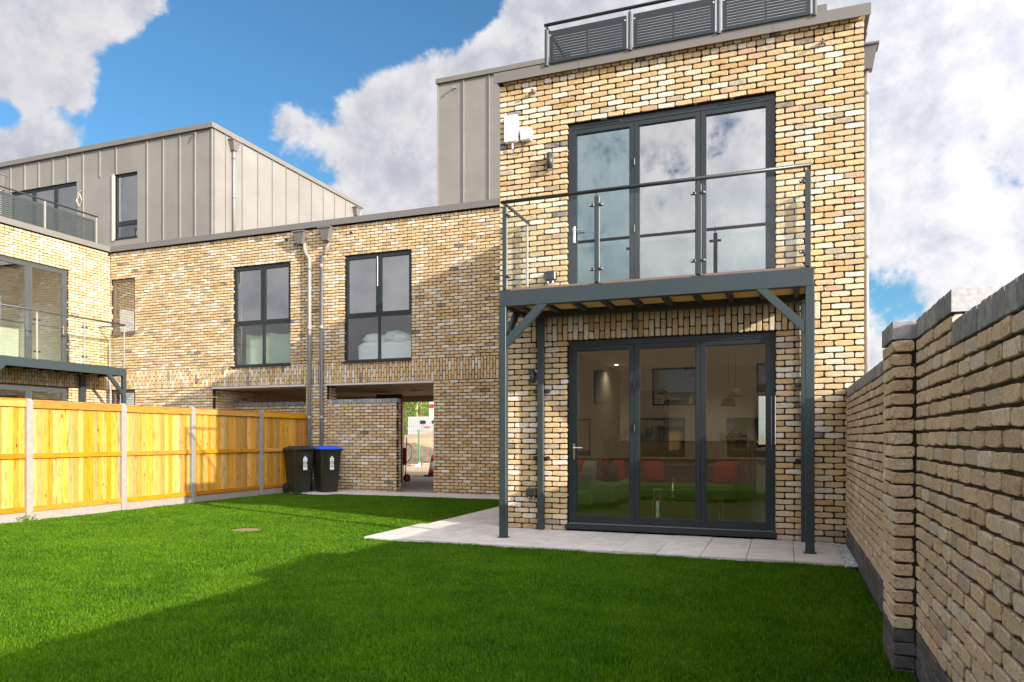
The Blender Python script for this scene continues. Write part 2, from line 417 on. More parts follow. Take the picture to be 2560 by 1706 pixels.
# ------------------------------------------------------------------ object helpers
WL = {}
def reg(o, loc): WL[o.name] = Vector(loc)
def tag(o, label=None, cat=None, group=None, kind=None):
    if label: o['label'] = label
    if cat: o['category'] = cat
    if group: o['group'] = group
    if kind: o['kind'] = kind
    return o
def empty(name, loc, label, cat, group=None):
    o = bpy.data.objects.new(name, None)
    COL.objects.link(o)
    o.location = loc
    o.empty_display_size = 0.2
    reg(o, loc)
    return tag(o, label, cat, group)
def place(name, me, parent, c, rotz=0.0):
    o = bpy.data.objects.new(name, me)
    COL.objects.link(o)
    if parent is not None:
        o.parent = parent
        o.location = Vector(c) - WL[parent.name]
    else:
        o.location = c
    o.rotation_euler = (0, 0, rotz)
    reg(o, c)
    return o
class MB:
    """collects shapes in world space (through an optional wall frame) and links them as one mesh object"""
    def __init__(s, T=None):
        s.v = []; s.f = []; s.T = T
    def pt(s, p):
        if s.T is None: return (p[0], p[1], p[2])
        ox, oy, th = s.T
        c, q = math.cos(th), math.sin(th)
        return (ox + p[0] * c - p[1] * q, oy + p[0] * q + p[1] * c, p[2])
    def add(s, vs, fs):
        n = len(s.v)
        s.v += [s.pt(p) for p in vs]
        s.f += [tuple(n + i for i in f) for f in fs]
        return s
    def box(s, x0, x1, y0, y1, z0, z1):
        vs = [(x0, y0, z0), (x1, y0, z0), (x1, y1, z0), (x0, y1, z0), (x0, y0, z1), (x1, y0, z1), (x1, y1, z1), (x0, y1, z1)]
        return s.add(vs, [(0, 3, 2, 1), (4, 5, 6, 7), (0, 1, 5, 4), (1, 2, 6, 5), (2, 3, 7, 6), (3, 0, 4, 7)])
    def bbox(s, x0, x1, y0, y1, z0, z1, b=0.005):
        """box with chamfered vertical and horizontal edges on the outside"""
        b = min(b, (x1 - x0) / 3, (y1 - y0) / 3, (z1 - z0) / 3)
        vs = []
        for z, k in ((z0, b), (z0 + b, 0), (z1 - b, 0), (z1, b)):
            for (x, y) in ((x0 + b + k, y0 + k), (x1 - b - k, y0 + k), (x1 - k, y0 + b + k), (x1 - k, y1 - b - k), (x1 - b - k, y1 - k), (x0 + b + k, y1 - k), (x0 + k, y1 - b - k), (x0 + k, y0 + b + k)):
                vs.append((x, y, z))
        fs = [tuple(reversed(range(8))), tuple(range(24, 32))]
        for r in range(3):
            for i in range(8):
                j = (i + 1) % 8
                fs.append((r * 8 + i, r * 8 + j, r * 8 + 8 + j, r * 8 + 8 + i))
        return s.add(vs, fs)
    def prism(s, poly, a0, a1, axis='y'):
        """extrude a 2D polygon; axis y: poly is (x,z); axis z: poly is (x,y); axis x: poly is (y,z)"""
        n = len(poly)
        def P(p, a):
            return (p[0], a, p[1]) if axis == 'y' else ((p[0], p[1], a) if axis == 'z' else (a, p[0], p[1]))
        vs = [P(p, a0) for p in poly] + [P(p, a1) for p in poly]
        fs = [tuple(range(n)), tuple(reversed(range(n, 2 * n)))]
        fs += [(i, n + i, n + (i + 1) % n, (i + 1) % n) for i in range(n)]
        return s.add(vs, fs)
    def tube(s, path, r, n=10, cap=True, rads=None):
        path = [Vector(p) for p in path]
        vs = []; fs = []
        for i, p in enumerate(path):
            a = path[max(0, i - 1)]; b = path[min(len(path) - 1, i + 1)]
            d = (b - a).normalized()
            u = d.cross(Vector((0, 0, 1)))
            if u.length < 0.1: u = d.cross(Vector((1, 0, 0)))
            u.normalize(); v = d.cross(u)
            rr = rads[i] if rads else r
            for k in range(n):
                an = 2 * PI * k / n
                vs.append(tuple(p + u * rr * math.cos(an) + v * rr * math.sin(an)))
        for i in range(len(path) - 1):
            for k in range(n):
                k2 = (k + 1) % n
                fs.append((i * n + k, i * n + k2, (i + 1) * n + k2, (i + 1) * n + k))
        if cap:
            fs.append(tuple(range(n))); fs.append(tuple(reversed(range((len(path) - 1) * n, len(path) * n))))
        return s.add(vs, fs)
    def lathe(s, prof, c, n=20):
        vs = []; fs = []
        for (r, z) in prof:
            for k in range(n):
                a = 2 * PI * k / n
                vs.append((c[0] + r * math.cos(a), c[1] + r * math.sin(a), c[2] + z))
        for i in range(len(prof) - 1):
            for k in range(n):
                k2 = (k + 1) % n
                fs.append((i * n + k, i * n + k2, (i + 1) * n + k2, (i + 1) * n + k))
        fs.append(tuple(reversed(range(n)))); fs.append(tuple(range((len(prof) - 1) * n, len(prof) * n)))
        return s.add(vs, fs)
    def ring(s, x0, x1, z0, z1, y0, y1, w, wb=None, wt=None):
        """rectangular frame in the xz plane"""
        wb = w if wb is None else wb; wt = w if wt is None else wt
        s.box(x0, x0 + w, y0, y1, z0, z1); s.box(x1 - w, x1, y0, y1, z0, z1)
        s.box(x0 + w, x1 - w, y0 + .0005, y1 - .0005, z0, z0 + wb); s.box(x0 + w, x1 - w, y0 + .0005, y1 - .0005, z1 - wt, z1)
        return s
    def build(s, name, m, parent=None, smooth=False):
        v = np.array(s.v, dtype=float)
        c = (v.min(0) + v.max(0)) / 2
        me = bpy.data.meshes.new(name)
        me.from_pydata([tuple(q) for q in (v - c)], [], s.f)
        import bmesh
        bm = bmesh.new(); bm.from_mesh(me)
        bmesh.ops.recalc_face_normals(bm, faces=bm.faces)
        bm.to_mesh(me); bm.free()
        if smooth:
            for p in me.polygons: p.use_smooth = len(p.vertices) == 4
        me.materials.append(m)
        return place(name, me, parent, Vector(c))
def boxobj(name, m, parent, *a, T=None, b=0.0):
    mb = MB(T)
    (mb.bbox(*a, b=b) if b else mb.box(*a))
    return mb.build(name, m, parent)
def struct(o): return tag(o, kind='structure')

# ------------------------------------------------------------------ bricks
def brick_variant(L, H, depth, rng, rough=0.0022, rad=0.011):
    """one brick: x along the wall, y into the wall (front at 0), z up; 10-point uneven outline, chamfered front"""
    hx, hz = L / 2, H / 2
    r1 = [rad * rng.uniform(0.6, 1.5) for _ in range(4)]
    r2 = [rad * rng.uniform(0.5, 1.1) for _ in range(4)]
    P = [(-hx + r1[0], -hz), (rng.uniform(-.15, .15) * L, -hz), (hx - r1[1], -hz), (hx, -hz + r2[1]), (hx, hz - r2[2]),
         (hx - r1[2], hz), (rng.uniform(-.15, .15) * L, hz), (-hx + r1[3], hz), (-hx, hz - r2[3]), (-hx, -hz + r2[0])]
    P = [(x + rng.normal(0, rough * .8), z + rng.normal(0, rough * .75)) for x, z in P]
    n = len(P)
    b = 0.0032
    back = [(x, depth, z) for x, z in P]
    mid = [(x, 0.0036, z) for x, z in P]
    fr = [(x * (1 - b / hx), rng.uniform(-.0015, .0015), z * (1 - b / hz)) for x, z in P]
    vs = back + mid + fr
    fs = []
    for r in range(2):
        for i in range(n):
            j = (i + 1) % n
            fs.append((r * n + i, (r + 1) * n + i, (r + 1) * n + j, r * n + j))
    fs.append(tuple(reversed(range(2 * n, 3 * n))))
    return np.array(vs), fs
BK = {}
def bank(L, H, depth, count, key, rad=0.011, rough=0.0022):
    out = []
    for i in range(count):
        vs, fs = brick_variant(L, H, depth, RNG, rad=rad, rough=rough)
        out.append([vs, fs, None])
    BK[key] = out
bank(0.2125, 0.0625, 0.03, 12, 'str', rad=0.014, rough=0.0034)
bank(0.2125, 0.0625, 0.103, 8, 'strd', rad=0.013, rough=0.003)
bank(0.101, 0.0625, 0.03, 7, 'hdr', rad=0.014)
bank(0.101, 0.0625, 0.103, 6, 'hdrd')
bank(0.0625, 0.2125, 0.05, 8, 'sol')
bank(0.0625, 0.101, 0.05, 6, 'solh')
bank(0.066, 0.104, 0.216, 5, 'cope', rad=0.003, rough=0.0008)
bank(0.2155, 0.0655, 0.05, 4, 'pl', rad=0.003, rough=0.0008)
SIZE = {'str': (.2125, .0625), 'strd': (.2125, .0625), 'hdr': (.101, .0625), 'hdrd': (.101, .0625), 'sol': (.0625, .2125), 'solh': (.0625, .101),
        'cope': (.066, .104), 'pl': (.2155, .0655)}
def proj(x, y, z):
    dx, dy, dz = x - CX, y - CY, z - CZ
    c, s = math.cos(YAW), math.sin(YAW)
    xr = dx * c + dy * s; yr = -dx * s + dy * c
    if yr < 0.3: return None
    return 1280 + FPX * xr / yr, 1093.5 - FPX * dz / yr, yr
def lay(parent, T, bricks, m, stuffname='brickwork', limit=300, name='brick', single=True, jitter=1.0):
    """bricks: list of (key, xc, zc, sx, sz, yo) in the wall frame T; nearest seen ones become parts, the rest one mesh"""
    ox, oy, th = T
    c, s = math.cos(th), math.sin(th)
    nx, ny = s, -c                       # outward normal = local -y
    items = []
    for b in bricks:
        key, xc, zc, sx, sz, yo = b
        wx = ox + xc * c - yo * s; wy = oy + xc * s + yo * c
        q = proj(wx, wy, zc)
        sc = 0
        if q and -20 < q[0] < 2580 and -20 < q[1] < 1726:
            face = ((CX - wx) * nx + (CY - wy) * ny)
            sc = face / q[2] ** 3 * SIZE[key][0] * sx * SIZE[key][1] * sz
        items.append((sc, b, wx, wy))
    items.sort(key=lambda i: -i[0])
    nsing = 0
    V = []; F = []; R = []
    off = 0
    for sc, b, wx, wy in items:
        key, xc, zc, sx, sz, yo = b
        var = BK[key]; k = RNG.integers(len(var)); vs, fs, me = var[k]
        rz = RNG.normal(0, 0.006) * jitter; jz = RNG.normal(0, 0.0011) * jitter; jy = RNG.normal(0, 0.0014) * jitter
        jx = RNG.normal(0, 0.0015) * jitter
        a = th + rz
        px = wx + nx * jy + c * jx; py = wy + ny * jy + s * jx; pz = zc + jz
        if single and nsing < limit and sc > 0:
            mk = m.name + str(k)
            if me is None:
                var[k][2] = me = {}
            if mk not in me:
                mm = bpy.data.meshes.new('brick'); mm.from_pydata([tuple(q) for q in vs], [], fs); mm.materials.append(m); me[mk] = mm
            o = bpy.data.objects.new(name, me[mk]); COL.objects.link(o)
            o.parent = parent
            o.location = Vector((px, py, pz)) - WL[parent.name]
            o.rotation_euler = (0, 0, a); o.scale = (sx, 1, sz)
            nsing += 1
        else:
            ca, sa = math.cos(a), math.sin(a)
            x = vs[:, 0] * sx; y = vs[:, 1]; z = vs[:, 2] * sz
            V.append(np.stack([px + x * ca - y * sa, py + x * sa + y * ca, pz + z], 1))
            F.append((fs, off)); R.append(np.full(len(vs), RNG.random())); off += len(vs)
    if V:
        V = np.concatenate(V); R = np.concatenate(R)
        base = np.array(WL[parent.name])
        me = bpy.data.meshes.new(stuffname)
        faces = []
        for fs, o_ in F:
            faces += [tuple(i + o_ for i in f) for f in fs]
        me.from_pydata((V - base).tolist(), [], faces)
        at = me.attributes.new('rnd', 'FLOAT', 'POINT'); at.data.foreach_set('value', R.astype(np.float32))
        me.materials.append(m)
        o = bpy.data.objects.new(stuffname, me); COL.objects.link(o); o.parent = parent
        reg(o, base); o['kind'] = 'stuff'
        return o
def courses(x0, x1, z0, n, opens=(), ph=0, pitch=0.075, gap=0.015, xg=None):
    """stretcher bond, n courses from z0; bricks are cut at the openings (x0,x1,z0,z1)"""
    out = []
    xg = x0 if xg is None else xg
    for i in range(n):
        z = z0 + i * pitch; zc = z + pitch / 2
        segs = [(x0, x1)]
        for (a, b, c, d) in opens:
            if c - .001 < zc < d + .001:
                ns = []
                for (p, q) in segs:
                    if b <= p or a >= q: ns.append((p, q)); continue
                    if a > p: ns.append((p, a))
                    if b < q: ns.append((b, q))
                segs = ns
        o = ((i + ph) % 2) * 0.1125
        for (p, q) in segs:
            k = math.floor((p - xg - o) / 0.225 + 1e-6)
            e = xg + o + k * 0.225
            cuts = []
            while e < q - 1e-6:
                a, b = max(e, p), min(e + 0.225, q)
                if b - a > 0.001: cuts.append([a, b])
                e += 0.225
            if len(cuts) > 1 and cuts[0][1] - cuts[0][0] < 0.06: cuts[1][0] = cuts[0][0]; cuts.pop(0)
            if len(cuts) > 1 and cuts[-1][1] - cuts[-1][0] < 0.06: cuts[-2][1] = cuts[-1][1]; cuts.pop()
            for j, (a, b) in enumerate(cuts):
                L = b - a
                deep = (j == 0) or (j == len(cuts) - 1)
                for (oa, ob, oc, od) in opens:
                    if abs(z - od) < 0.04 and b > oa and a < ob: deep = True
                if L > 0.15: key = 'strd' if deep else 'str'; sx = (L - gap) / .2125
                else: key = 'hdrd' if deep else 'hdr'; sx = (L - gap + .001) / .101
                out.append((key, (a + b) / 2, zc, sx, (pitch - .0155) / .0625, 0.0))
    return out
def soldiers(x0, x1, z0, units, opens=()):
    """upright bricks in columns; units: two lists of heights for alternate columns"""
    out = []
    n = int(round((x1 - x0) / 0.075))
    p = (x1 - x0) / n
    for i in range(n):
        z = z0
        for h in units[i % 2]:
            key, H = ('sol', .2125) if h > .14 else ('solh', .101)
            out.append((key, x0 + (i + .5) * p, z + h / 2, (p - .0150) / .0625, (h - .0150) / H, 0.0))
            z += h
    return out
def slab(name, m, parent, T, x0, x1, z0, z1, y0, y1, opens=()):
    """wall core with openings, one closed mesh"""
    xs = sorted(set([x0, x1] + [v for o in opens for v in o[:2] if x0 < v < x1]))
    zs = sorted(set([z0, z1] + [v for o in opens for v in o[2:] if z0 < v < z1]))
    def solid(i, j):
        if i < 0 or j < 0 or i >= len(xs) - 1 or j >= len(zs) - 1: return False
        cx_, cz_ = (xs[i] + xs[i + 1]) / 2, (zs[j] + zs[j + 1]) / 2
        return not any(a < cx_ < b and c < cz_ < d for a, b, c, d in opens)
    mb = MB(T)
    for i in range(len(xs) - 1):
        for j in range(len(zs) - 1):
            if not solid(i, j): continue
            a, b, c, d = xs[i], xs[i + 1], zs[j], zs[j + 1]
            mb.add([(a, y0, c), (b, y0, c), (b, y0, d), (a, y0, d)], [(0, 1, 2, 3)])
            mb.add([(a, y1, c), (b, y1, c), (b, y1, d), (a, y1, d)], [(3, 2, 1, 0)])
            if not solid(i - 1, j): mb.add([(a, y0, c), (a, y1, c), (a, y1, d), (a, y0, d)], [(3, 2, 1, 0)])
            if not solid(i + 1, j): mb.add([(b, y0, c), (b, y1, c), (b, y1, d), (b, y0, d)], [(0, 1, 2, 3)])
            if not solid(i, j - 1): mb.add([(a, y0, c), (b, y0, c), (b, y1, c), (a, y1, c)], [(3, 2, 1, 0)])
            if not solid(i, j + 1): mb.add([(a, y0, d), (b, y0, d), (b, y1, d), (a, y1, d)], [(0, 1, 2, 3)])
    return mb.build(name, m, parent)
def sash(parent, T, x0, x1, z0, z1, y, fw=0.055, dep=0.06, name='window_sash', m='alu', g='pane', bead=True, fb=None, ft=None):
    mb = MB(T); mb.ring(x0, x1, z0, z1, y, y + dep, fw, fb, ft)
    if bead:
        fb_ = fw if fb is None else fb; ft_ = fw if ft is None else ft
        mb.ring(x0 + fw - .002, x1 - fw + .002, z0 + fb_ - .002, z1 - ft_ + .002, y + .012, y + .03, .012)
    o = mb.build(name, M[m], parent)
    fb_ = fw if fb is None else fb; ft_ = fw if ft is None else ft
    boxobj('pane', M[g], o, x0 + fw - .004, x1 - fw + .004, y + .030, y + .036, z0 + fb_ - .004, z1 - ft_ + .004, T=T)
    return o
def handle(parent, T, x, y, z, dirx=1):
    mb = MB(T)
    mb.bbox(x - .016, x + .016, y - .012, y, z - .13, z + .09, b=.004)
    mb.tube([(x, y - .008, z + .03), (x, y - .05, z + .03)], .010, 8)
    mb.tube([(x, y - .045, z + .03), (x + .13 * dirx, y - .045, z + .03)], .009, 8)
    return mb.build('door_handle', M['chrome'], parent)
def hinges(parent, T, x, y, zs):
    mb = MB(T)
    for z in zs: mb.bbox(x - .012, x + .012, y - .02, y, z - .05, z + .05, b=.004)
    return mb.build('hinge', M['black'], parent)
# ================================================================== ground
def sheet(name, m, poly, z):
    me = bpy.data.meshes.new(name)
    me.from_pydata([(x, y, z) for x, y in poly], [], [tuple(range(len(poly)))])
    me.materials.append(m)
    return struct(place(name, me, None, (0, 0, 0)))
sheet('ground', M['ground'], [(-500, -500), (500, -500), (500, 700), (-500, 700)], -0.22)
sheet('lawn_soil', M['soil'], [(-7.44, -12), (4.52, -12), (4.52, 4.72), (-7.44, 4.72)], -0.128)
sheet('neighbour_garden', M['soil'], [(-14.2, -12), (-7.56, -12), (-7.56, 5.7), (-14.2, 5.7)], -0.126)
sheet('passage_floor', M['road'], [(-14.0, 5.45), (-3.0, 5.45), (-3.0, 12.2), (-14.0, 12.2)], -0.118)
# paved patio, path along the house and strip under the link building
pat = empty('patio', (1.5, -0.8, -0.11), 'pale sandstone slab patio in front of the glazed doors', 'patio')
pat['kind'] = 'structure'
del pat['category']
mb = MB()
mb.box(-1.24, 4.37, -1.54, 0.0, -0.125, -0.082); mb.box(-1.12, 0.0, 0.001, 4.7, -0.125, -0.082)
mb.build('paving_bed', M['joint'], pat)
ys = [-1.57, -1.2, -0.6, 0.0]
xs = [-1.27 + 0.005] + [-0.87 + 0.479 * k for k in range(11)] + [4.40]
NP = 0
def paver(x0, x1, y0, y1):
    global NP
    mb = MB()
    z = -0.070 + RNG.normal(0, 0.0012)
    mb.bbox(x0 + .0035, x1 - .0035, y0 + .0035, y1 - .0035, -0.11, z, b=.003)
    mb.build('paver', M['paver'], pat)
for i in range(len(xs) - 1):
    for j in range(3):
        paver(xs[i], xs[i + 1], ys[j], ys[j + 1])
for j in range(8):
    y0 = 0.0 + 0.59 * j; y1 = min(y0 + 0.59, 4.70)
    if y1 > y0 + .05:
        paver(-1.15, -0.60, y0, y1); paver(-0.60, -0.01, y0, y1)
stp = empty('path', (-4, 5.1, -0.11), 'pale paved strip along the foot of the long brick building', 'path')
stp['kind'] = 'structure'; del stp['category']
def strip(x0, x1, y0, y1):
    MB().bbox(x0 + .003, x1 - .003, y0 + .003, y1 - .003, -0.13, -0.10 + RNG.normal(0, .001), b=.003).build('paver', M['paver'], stp)
x = -7.3
while x < -0.05:
    strip(x, min(x + .6, -0.02), 5.18, 5.69); x += .6
x = -7.3
while x < -0.05:
    if -7.0 < x + .3 < -5.9 or x > -1.2: strip(x, min(x + .6, -0.02), 4.62 if x < -5.9 else 4.72, 5.18)
    else: strip(x, min(x + .6, -0.02), 4.74, 5.18)
    x += .6
# gravel along the garden wall
V = []; F = []; R = []
for i in range(2600):
    cx_ = RNG.uniform(4.40, 4.515); cy_ = RNG.uniform(-1.62, -0.01); s_ = RNG.uniform(.005, .013)
    cz_ = -0.098 + RNG.uniform(0, .02)
    o_ = len(V)
    for (a, b, c) in ((1, 0, 0), (-1, 0, 0), (0, 1, 0), (0, -1, 0), (0, 0, 1), (0, 0, -1)):
        j = RNG.uniform(.6, 1.2)
        V.append((cx_ + a * s_ * j + RNG.normal(0, .002), cy_ + b * s_ * j, cz_ + c * s_ * j * .7))
    for t_ in ((0, 2, 4), (2, 1, 4), (1, 3, 4), (3, 0, 4), (2, 0, 5), (1, 2, 5), (3, 1, 5), (0, 3, 5)): F.append(tuple(o_ + q for q in t_))
    R += [RNG.random()] * 6
me = bpy.data.meshes.new('gravel'); me.from_pydata(V, [], F); me.materials.append(M['gravel'])
at = me.attributes.new('rnd', 'FLOAT', 'POINT'); at.data.foreach_set('value', np.array(R, dtype=np.float32))
tag(place('gravel', me, None, (0, 0, 0)), 'strip of pale grey gravel between patio and garden wall', 'gravel', kind='stuff')

# ================================================================== grass
def inlawn(x, y):
    ok = (x > -7.40) & (x < 4.50) & (y > -9.6) & (y < 4.70)
    ok &= ~((x > -1.235) & (y > -1.585) & (y < 0.1))
    ok &= ~((x > -1.12) & (y >= 0.0))
    ok &= ~((x > 4.40) & (y > -1.6))
    ok &= ~((x > -7.35) & (x < -5.95) & (y > 4.28 + (x < -6.2) * -.1))
    return ok
def lawn():
    X = []; Y = []; H = []; Wd = []
    for (y0, y1, d, h, wd) in ((-9.6, -8.2, 10000, .028, .0028), (-8.2, -6.2, 16000, .028, .0028), (-6.2, -4.0, 12000, .027, .0036), (-4.0, -1.0, 8000, .026, .0048), (-1.0, 4.7, 5500, .026, .0065)):
        n = int((y1 - y0) * 11.9 * d)
        x = RNG.uniform(-7.40, 4.50, n); y = RNG.uniform(y0, y1, n)
        # only where the lawn can be seen from around the photograph's place
        yr = -(x - CX) * math.sin(YAW) + (y - CY) * math.cos(YAW); xr = (x - CX) * math.cos(YAW) + (y - CY) * math.sin(YAW)
        k = inlawn(x, y) & (yr > 0.9) & (np.abs(xr) < yr * 0.86 + 0.8)
        x = x[k]; y = y[k]
        X.append(x); Y.append(y); H.append(np.full(len(x), h)); Wd.append(np.full(len(x), wd))
    # ragged fringe hanging over the paving
    n = 9000
    fx = np.concatenate([RNG.uniform(-1.25, 4.45, n), RNG.uniform(-1.28, -1.19, n // 2)]); fy = np.concatenate([-1.585 + RNG.normal(0, .012, n), RNG.uniform(-1.57, 4.6, n // 2)])
    X.append(fx); Y.append(fy); H.append(np.full(len(fx), .034)); Wd.append(np.full(len(fx), .005))
    X = np.concatenate(X); Y = np.concatenate(Y); H = np.concatenate(H); Wd = np.concatenate(Wd)
    # a worn brown spot and slight unevenness
    patch = ((X + 3.42) / .27) ** 2 + ((Y + 1.26) / .17) ** 2
    k = patch > RNG.uniform(.6, 1.3, len(X))
    X, Y, H, Wd = X[k], Y[k], H[k], Wd[k]
    n = len(X)
    lump = np.sin(X * 3.1 + np.sin(Y * 2.3) * 2) * np.sin(Y * 3.7 + np.cos(X * 1.9) * 2)
    lump2 = np.sin(X * 9.1 + np.sin(Y * 7.3) * 2) * np.sin(Y * 8.7 + np.cos(X * 6.9) * 2)
    H = H * RNG.uniform(.55, 1.35, n) * (1 + .16 * lump + .16 * lump2)
    z0 = -0.128
    ang = RNG.uniform(0, 2 * PI, n); tilt = np.abs(RNG.normal(0, .55, n)); la = RNG.uniform(0, 2 * PI, n)
    dx = np.cos(ang) * Wd; dy = np.sin(ang) * Wd
    lx = np.cos(la) * np.sin(tilt) * H; ly = np.sin(la) * np.sin(tilt) * H; lz = H * np.cos(tilt) + .004
    B = np.stack([X, Y, np.full(n, z0)], 1)
    a = B + np.stack([-dx, -dy, 0 * X], 1); b = B + np.stack([dx, dy, 0 * X], 1)
    m1 = B + np.stack([lx * .45 + dx * .8, ly * .45 + dy * .8, lz * .62], 1); m0 = B + np.stack([lx * .45 - dx * .8, ly * .45 - dy * .8, lz * .62], 1)
    t_ = B + np.stack([lx * 1.1, ly * 1.1, lz], 1)
    V = np.stack([a, b, m1, m0, t_], 1).reshape(-1, 3)
    me = bpy.data.meshes.new('grass')
    idx = np.arange(n) * 5
    loops = np.stack([idx, idx + 1, idx + 2, idx + 3, idx + 3, idx + 2, idx + 4], 1).reshape(-1)
    st = np.stack([np.arange(n) * 7, np.arange(n) * 7 + 4], 1).reshape(-1)
    me.vertices.add(n * 5); me.vertices.foreach_set('co', V.astype(np.float32).reshape(-1))
    me.loops.add(n * 7); me.loops.foreach_set('vertex_index', loops.astype(np.int32))
    me.polygons.add(n * 2); me.polygons.foreach_set('loop_start', st.astype(np.int32))
    me.update(calc_edges=True)
    cl = np.clip(RNG.random(n) * .8 + .10 + .12 * lump, 0, .999)
    at = me.attributes.new('rnd', 'FLOAT', 'POINT'); at.data.foreach_set('value', np.repeat(cl, 5).astype(np.float32))
    me.materials.append(M['grass'])
    print('grass blades', n)
    return tag(place('grass', me, None, (0, 0, 0)), 'short bright green mown lawn grass', 'grass', kind='stuff')
lawn()
pm = MB(); pm.lathe([(.03, 0), (.22, .006), (.12, .012), (.02, .014)], (-3.42, -1.26, -.122), 14)
tag(pm.build('bare_patch', M['dead'], None), 'small bare brown patch in the sunlit lawn', 'soil patch', kind='structure')

# ================================================================== main house (right)
def wallbands(nm, parent, T, bricks, m=None, **k): return lay(parent, T, bricks, M[m or 'brick'], **k)
house = empty('brick_house', (2.4, 3, 0), 'tall buff brick house with two glazed door sets and a roof terrace', 'house')
TA = (0.0, 0.0, 0.0)
OPS = [(1.0125, 3.7125, -0.2, 2.55), (1.0125, 3.7125, 3.0, 5.55)]
O2 = [(a - .006, b + .006, c, d + .006) for a, b, c, d in OPS]
slab('wall', M['mortar'], house, TA, .008, 4.717, -.20, 6.30, .017, .30, O2)
bk = courses(0, 4.725, 0.0, 34, OPS) + courses(0, 0.4875, 2.55, 6, ()) + courses(4.2375, 4.725, 2.55, 6, (), xg=4.725 - .4875)
bk += courses(0, 4.725, -0.15, 2, OPS)
bk += [b for b in courses(0, 4.725, 3.0, 42, OPS)]
bk += soldiers(0.4875, 4.2375, 2.55, [[.225, .225], [.1125, .225, .1125]])
# corbelled dentil courses under the coping
for r_, (zz, yo) in enumerate(((6.15, -.016), (6.225, -.040))):
    n_ = 42; p_ = 4.725 / n_
    for i in range(n_):
        bk.append(('hdrd', (i + .5) * p_ + (p_ / 2 if r_ and i < n_ - 1 else 0), zz + .0375, (p_ - .0115) / .101, 1.0, yo))
lay(house, TA, bk, M['brick'])
boxobj('soffit_trim', M['alu'], house, 1.02, 3.705, .02, .11, 2.545, 2.549)
# coping
cp = MB()
prof = [(-.095, 6.243), (-.085, 6.243), (-.085, 6.30), (.34, 6.30), (.34, 6.385), (-.095, 6.385)]
cp.prism(prof, -.05, 4.785, 'x')
cp.box(-.05, .30, .341, 5.65, 6.30, 6.385); cp.box(4.43, 4.785, .341, 8.0, 6.30, 6.385)
cp.box(-.05, -.035, .341, 5.65, 6.243, 6.2995); cp.box(4.77, 4.785, .341, 8.0, 6.243, 6.2995)
cpo = cp.build('coping', M['coping'], house)
for xj in (1.215, 3.70):
    boxobj('coping_joint', M['coping_grey'], cpo, xj - .012, xj + .012, -.0975, -.094, 6.243, 6.384)
# side and rear walls, roof, floors (the flanks are only seen mirrored in other windows)
sb = MB(); sb.box(.008, .30, .301, 5.69, -.2, 6.299); sb.box(4.42, 4.717, .301, 8, -.2, 6.299)
sb.build('side_wall', M['farbrick'], house)
slab('rear_wall', M['plaster'], house, (0, 6.6, 0), .3, 4.42, -.2, 6.299, 0, .3, [(3.22, 4.0, 1.0, 2.15)])
boxobj('roof', M['coping_grey'], house, .301, 4.419, .341, 6.6, 6.02, 6.12)
boxobj('first_floor', M['plaster'], house, .301, 4.419, .301, 6.599, 2.72, 2.98)
boxobj('ground_floor', M['floor'], house, .301, 4.419, .301, 6.599, -.05, .02)
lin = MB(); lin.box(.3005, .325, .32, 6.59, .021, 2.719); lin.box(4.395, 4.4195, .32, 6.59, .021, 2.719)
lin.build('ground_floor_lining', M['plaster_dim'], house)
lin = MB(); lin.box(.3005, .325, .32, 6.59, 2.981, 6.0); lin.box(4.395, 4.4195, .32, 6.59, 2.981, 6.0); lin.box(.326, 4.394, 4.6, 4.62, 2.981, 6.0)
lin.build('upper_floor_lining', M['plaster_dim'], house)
boxobj('far_window_bar', M['alu'], house, 3.22, 3.30, 6.55, 6.62, 1.0, 2.15)
mw = MB(); mw.ring(3.22, 4.0, 1.0, 2.15, 6.64, 6.70, .06); mw.build('kitchen_window', M['alu'], house)
boxobj('kitchen_window_sill', M['plaster'], house, 3.15, 4.05, 6.40, 6.598, .93, .985)
# small block seen behind the parapet
boxobj('parapet_upstand', M['coping'], house, 4.205, 4.318, .20, .32, 6.386, 6.63)
# ---- glazed doors
for lvl, (zb, zt, g3) in enumerate(((0.02, 2.55, ('pane', 'pane', 'pane')), (3.02, 5.55, ('pane_teal', 'pane_sky', 'pane_sky')))):
    df = MB(TA); df.ring(1.016, 3.7095, zb, zt - .004, .055, .15, .042, .055, .075)
    dfo = df.build('door_frame', M['alu'], house)
    dv = [(1.06, 1.925), (1.93, 2.795), (2.80, 3.665)]
    for i, (a, b) in enumerate(dv):
        s_ = sash(house, TA, a, b, zb + .056, zt - .082, .062, .058, .06, 'door_leaf', 'alu', g3[i], fb=.052, ft=.058)
        if i == 0:
            handle(s_, TA, a + .028, .062, zb + 1.02, 1)
        if i == 1:
            hinges(s_, TA, a - .003, .060, (zb + .16, zb + .72, zb + 1.32, zb + 1.9) if lvl == 0 else (zb + 1.0, zb + 1.9))
    for xv in (1.25, 3.02): boxobj('trickle_vent', M['alu'], dfo, xv, xv + .5, .045, .0545, zt - .05, zt - .03, b=.003)
    boxobj('track', M['coping'], dfo, 1.03, 3.70, .005, .054, zb + .003, zb + .014)
boxobj('door_sill', M['alu'], house, .985, 3.735, -.045, .054, -.045, .018, b=.004)
boxobj('upper_door_sill', M['alu'], house, 1.02, 3.705, -.01, .054, 2.985, 3.018, b=.004)
